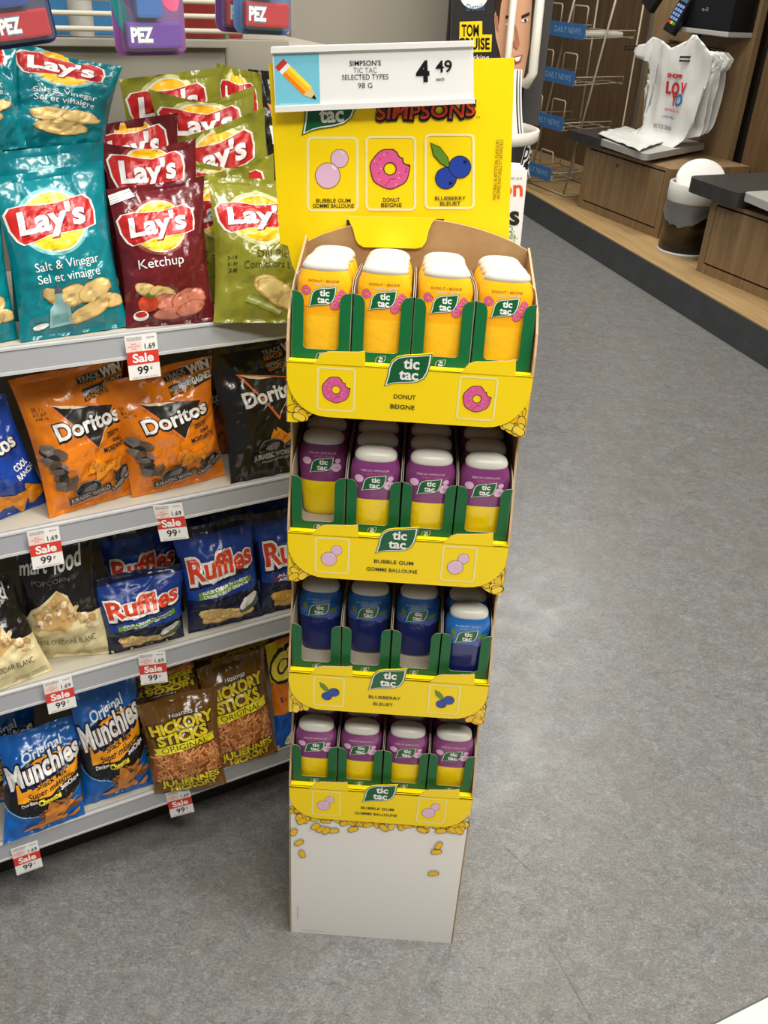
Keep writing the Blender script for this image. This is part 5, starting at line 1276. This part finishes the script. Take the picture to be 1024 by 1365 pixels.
for j in range(9):
    t = j / 8; z = 0.315 - 0.10 * t
    for i in range(n):
        a = 2 * PI * i / n; dr = 0.004 + 0.012 * t * abs(math.sin(3 * a + 1)) + 0.004 * noise.noise(Vector((4 * math.cos(a), 4 * math.sin(a), 8 * t)))
        zz = z + 0.05 * t * math.sin(2 * a + 0.6) + 0.02 * t * noise.noise(Vector((6 * math.cos(a), 6 * math.sin(a), 2)))
        vs.append(((R_ + dr) * math.cos(a), (R_ + dr) * math.sin(a), zz))
mb.add(vs, [(j * n + i, (j + 1) * n + i, (j + 1) * n + (i + 1) % n, j * n + (i + 1) % n) for j in range(8) for i in range(n)], LINER, True); mb.build('liner_bag', tb)
mb = MB(); lm = Matrix.Translation((0.0, 0.02, 0.425)) @ Matrix.Rotation(math.radians(48), 4, 'Z') @ Matrix.Rotation(math.radians(44), 4, 'X')
bm = bmesh.new(); bmesh.ops.create_uvsphere(bm, u_segments=40, v_segments=14, radius=R_ * 0.93)
for v in bm.verts: v.co.z *= 0.10
bmesh.ops.transform(bm, matrix=lm, verts=bm.verts); mb.bm(bm, BINW, True); mb.build('swing_lid', tb)

# newspaper rack: leaning wire frame with four blue signed trays
RW = mat('ivory_rack_wire', (160, 150, 128), 0.4, spec=0.4); SBL = mat('sign_steel_blue', (58, 112, 170), 0.45)
rk = empty('newspaper_rack', 'ivory wire newspaper rack with four blue signs, beside the oak counter', 'newspaper rack', tuple(FC.w((-0.6, 0.1, zp))), FC.ang)
def rl(x, y, z): return (x + 0.6, y - 0.1, z - zp)
mb = MB()
for x in (-0.30, -0.79): mb.tube([rl(x, 0.075, zp + 0.012), rl(x, 0.24, 1.25), rl(x, 0.30, 1.62)], 0.0082, RW, 8)
for x in (-0.28, -0.82): mb.tube([rl(x, 0.075, zp + 0.010), rl(x, 0.50, zp + 0.010), rl(x, 0.50, 1.5)], 0.0065, RW, 8)
for y in (0.075, 0.50): mb.tube([rl(-0.82, y, zp + 0.010), rl(-0.28, y, zp + 0.010)], 0.0065, RW, 8)
mb.build('frame', rk)
for (x0, x1, y, z) in ((-0.865, -0.335, 0.09, 1.225), (-0.845, -0.335, 0.055, 0.93), (-0.845, -0.335, 0.01, 0.63), (-0.845, -0.335, -0.035, 0.285)):
    mb = MB()
    for k in range(5):
        x = x0 + (x1 - x0) * k / 4; mb.tube([rl(x, y + 0.012, z + 0.03), rl(x, y + 0.012, z), rl(x, y + 0.42, z + 0.02)], 0.0042, RW, 6)
    for q in (0.012, 0.20, 0.42): mb.tube([rl(x0, y + q, z + 0.001 + 0.02 * q), rl(x1, y + q, z + 0.001 + 0.02 * q)], 0.0042, RW, 6)
    for x in (x0, x1): mb.tube([rl(x, y + 0.012, z + 0.05), rl(x, y + 0.42, z + 0.06), rl(x, y + 0.42, z + 0.02)], 0.0042, RW, 6)
    for f0, f1 in ((0.06, 0.38), (0.66, 0.98)):
        a, b = x0 + (x1 - x0) * f0, x0 + (x1 - x0) * f1
        mb.tube([rl(a, y + 0.004, z + 0.05), rl(a, y + 0.004, z + 0.185), rl(a + 0.012, y + 0.004, z + 0.195), rl(b - 0.012, y + 0.004, z + 0.195), rl(b, y + 0.004, z + 0.185), rl(b, y + 0.004, z + 0.05)], 0.0055, RW, 6)
    ty = mb.build('wire_tray', rk)
    mb = MB(); c0 = rl(x0, y - 0.004, z - 0.01); c1 = rl(x1, y, z + 0.085); mb.box(c0, c1, SBL, 0.001)
    d = Design(); d.text('DAILY NEWS', (c0[0] + c1[0]) / 2 + 0.05, c0[2] + 0.030, 0.038, ink('sign_pale_blue', (150, 196, 232)), w=0.33, bold=0.0)
    mb.design(d, lambda xx, yy, l: (xx, c0[1] - 0.0015, yy)); mb.build('sign_plate', ty)
nw = MB(); nw.box((-0.20, 0.0, 0), (0.20, 0.32, 0.035), ink('newsprint', (200, 196, 184), 0.8), 0.012)
nw.box((-0.19, 0.02, 0.0345), (0.14, 0.27, 0.0362), ink('news_photo', (66, 64, 62), 0.7)); nw.box((-0.15, 0.04, 0.036), (0.0, 0.15, 0.0366), BLACK)
o = nw.build('newspaper'); o.location = FC.w((-0.57, 0.12, 1.236)); o.rotation_euler = (0, 0, FC.ang); tag(o, 'folded newspaper lying in the top tray of the wire rack', 'newspaper')

# card terminal and till printer on the oak panel
PY = 0.60
def cp(px, y): return FC.aty(px, y)
BLP = mat('black_plastic', (20, 20, 22), 0.35)
a, b = cp((905, 42), 0.45), cp((970, 50), 0.45)
pr = empty('till_box', 'black box with silver lower edge mounted above the plastic bags', 'till box', tuple(FC.w(((a[0] + b[0]) / 2, 0.45, a[2]))), FC.ang)
wv = b[0] - a[0]
mb = MB(); mb.box((-wv / 2, 0, 0.028), (wv / 2, 0.195, 0.45), BLP, 0.01)
d = Design(); d.text('e-0', -0.02, 0.13, 0.022, ink('dim_logo', (120, 120, 120)), w=0.06, bold=0.03); mb.design(d, lambda x, y, l: (x, -0.001, y)); mb.build('housing', pr)
mb = MB(); mb.box((-wv / 2 - 0.10, 0.0, 0.0), (wv / 2, 0.198, 0.03), LAMGR, 0.006); mb.build('silver_tray', pr)
q0, q1 = cp((889, 40), 0.36), cp((905, 0), 0.36)
pp = empty('card_terminal', 'black card payment terminal with blue lit keys, left of the black box', 'card terminal', tuple(FC.w((q0[0], 0.36, q0[2] - 0.01))), FC.ang)
pp.rotation_euler = (math.radians(-18), math.radians(14), FC.ang)
mb = MB(); mb.box((-0.05, 0, 0.0), (0.05, 0.05, 0.30), BLP, 0.012); mb.build('terminal_body', pp)
mb = MB(); mb.box((-0.012, 0.03, 0.06), (0.012, 0.28, 0.10), BLP, 0.004); mb.build('arm', pp)
KEYB = ink('key_blue', (120, 150, 206)); kk = [ink('key_red', (200, 50, 46)), ink('key_yellow', (226, 186, 40)), ink('key_green', (50, 150, 70))]
for r in range(5):
    for c in range(3):
        mb = MB(); mb.box((-0.036 + c * 0.026, -0.004, 0.05 + r * 0.026), (-0.016 + c * 0.026, 0.002, 0.068 + r * 0.026), kk[c] if r == 0 else KEYB, 0.002); mb.build('key', pp)
mb = MB(); mb.box((-0.036, -0.002, 0.19), (0.036, 0.002, 0.27), ink('terminal_screen', (70, 96, 120), 0.2), 0.001); mb.build('screen', pp)
a = cp((858, 5), 0.40)
mb = MB(); mb.box((-0.06, 0, 0), (0.06, 0.05, 0.2), BLP, 0.012); o = mb.build('scanner_cradle'); o.location = FC.w((a[0] + 0.02, 0.40, a[2] - 0.02)); o.rotation_euler = (math.radians(-10), math.radians(30), FC.ang); tag(o, 'black scanner cradle at the top edge left of the card terminal', 'scanner')

# plastic carrier bags on a wire holder
HK = mat('holder_wire', (110, 104, 96), 0.25, metal=0.9)
def cpt(px, y): q = cp(px, y); return (q[0], y, q[2])
hw = MB()
hw.tube([cpt((893, 54), 0.645), cpt((965, 68), 0.645)], 0.008, HK, 8)
hw.tube([cpt((900, 56), 0.645), cpt((872, 62), 0.36), cpt((834, 61), 0.30), cpt((833, 66), 0.30), cpt((872, 65), 0.36)], 0.006, HK, 8)
hw.tube([cpt((965, 68), 0.645), cpt((940, 76), 0.36), cpt((907, 76), 0.30), cpt((906, 81), 0.30), cpt((938, 82), 0.36)], 0.006, HK, 8)
o = hw.build('bag_holder'); o.location = (FC.o[0], FC.o[1], 0); o.rotation_euler = (0, 0, FC.ang); tag(o, 'bent wire holder carrying the white plastic bags on the oak panel', 'bag holder')
PLA = mat('white_film', (222, 221, 216), 0.38, spec=0.45, bump=0.5, bscale=14)
PRED = ink('bag_red', (196, 44, 48)); PBLU = ink('bag_blue', (44, 110, 170))
def carrier(k, label, y0, outline, prints=False):
    """T-shirt bag hung from two loops: outline in the picture plane at depth y0, blown into soft folds"""
    mb = MB(); pts = [cp(p, y0) for p in outline]; P2 = [(q[0], q[2]) for q in pts]
    bm = bmesh.new(); vsb = [bm.verts.new((x, 0, z)) for x, z in P2]
    bm.faces.new(vsb); bmesh.ops.triangulate(bm, faces=bm.faces[:])
    x0, x1 = min(p[0] for p in P2), max(p[0] for p in P2); z0, z1 = min(p[1] for p in P2), max(p[1] for p in P2)
    for i in range(1, 26):
        x = x0 + (x1 - x0) * i / 26
        bmesh.ops.bisect_plane(bm, geom=bm.verts[:] + bm.edges[:] + bm.faces[:], plane_co=(x, 0, 0), plane_no=(1, 0, 0))
        z = z0 + (z1 - z0) * i / 26
        bmesh.ops.bisect_plane(bm, geom=bm.verts[:] + bm.edges[:] + bm.faces[:], plane_co=(0, 0, z), plane_no=(0, 0, 1))
    def fold(x, z):
        n1 = noise.noise(Vector((x * 7, z * 3.2, k * 3.1))); n2 = noise.noise(Vector((x * 20, z * 7, k * 5.3)))
        low = max(0, (z0 + 0.10 - z)) / 0.10
        return y0 + 0.030 * n1 + 0.011 * n2 - 0.10 * low ** 1.5
    for v in bm.verts: v.co.y = fold(v.co.x, v.co.z)
    mb.bm(bm, PLA, True)
    if prints:
        d = Design()
        def tx(s_, px, py, hpx, m_, wpx, bold=0.04):
            q = cp((px, py), y0); sc = 1 / 195.0
            d.text(s_, q[0], q[2], hpx * sc, m_, w=wpx * sc * 1.12, bold=bold, rot=0.02)
        tx('SHOPP', 901, 104, 4.6, PRED, 23); tx('LO', 897, 125, 13, PRED, 22); tx('V', 911, 125, 12, PRED, 9); tx('Y', 898, 140, 13, PRED, 10); tx('O', 906, 141, 13, PBLU, 11)
        tx('ENTRE NOUS', 897, 149, 3, PRED, 26, 0.0); tx('LIVE WELL', 893, 158, 2.6, PBLU, 24, 0); tx('RECYCLE THIS BAG', 885, 172, 5, MIDG, 30, 0.0)
        mb.design(d, lambda x, z, l: (x, fold(x, z) - 0.006 - 0.001 * l, z))
    o = mb.build('plastic_bag'); o.location = (FC.o[0], FC.o[1], 0); o.rotation_euler = (0, 0, FC.ang)
    md = o.modifiers.new('film', 'SOLIDIFY'); md.thickness = 0.0015
    return tag(o, label, 'plastic bag', 'white carrier bags')
front = [(846, 68), (853, 60), (862, 58), (872, 49), (886, 55), (895, 64), (905, 70), (912, 58), (922, 46), (930, 47), (938, 56), (936, 74), (944, 70), (953, 74), (958, 80), (954, 88), (944, 96), (932, 108), (930, 135), (926, 165), (905, 198), (880, 190), (850, 186), (838, 184), (855, 168), (858, 140), (860, 118), (868, 104), (868, 92), (866, 82), (850, 76)]
carrier(1, 'white carrier bag printed in red and blue letters, front of the hanging bunch', 0.32, front, True)
for k in range(3):
    dx = 8 + 7 * k
    b_ = [(926 + dx, 76), (938 + dx, 68), (950 + dx, 70), (957 + dx, 80), (950 + dx, 92), (936 + dx, 102), (934 + dx, 130), (928 + dx, 182 - 2 * k), (900 + dx, 188 - 3 * k), (902 + dx, 140), (908 + dx, 100)]
    carrier(2 + k, ['plain white carrier bag just behind the printed one', 'plain white carrier bag third in the hanging bunch', 'plain white carrier bag rearmost in the hanging bunch, by the oak panel'][k], 0.41 + 0.065 * k, b_)
# a loose bag lying on the tray
mb = MB(); n = 22; q = [FC.atz(p, 0.668)[:2] for p in ((797, 180), (852, 203), (888, 190), (836, 170))]
vs = []
for j in range(n + 1):
    for i in range(n + 1):
        u, v = i / n, j / n
        p = (1 - u) * (1 - v) * q[0] + u * (1 - v) * q[1] + u * v * q[2] + (1 - u) * v * q[3]
        vs.append((p[0], p[1], 0.676 + 0.018 * abs(noise.noise(Vector((u * 4, v * 4, 2)))) + 0.02 * v * (1 - v)))
mb.add(vs, [(j * (n + 1) + i, j * (n + 1) + i + 1, (j + 1) * (n + 1) + i + 1, (j + 1) * (n + 1) + i) for j in range(n) for i in range(n)], PLA, True)
o = mb.build('plastic_bag'); o.location = (FC.o[0], FC.o[1], 0); o.rotation_euler = (0, 0, FC.ang); md = o.modifiers.new('film', 'SOLIDIFY'); md.thickness = 0.002; md.offset = -1
tag(o, 'white carrier bag lying flat on the light grey tray', 'plastic bag', 'white carrier bags')
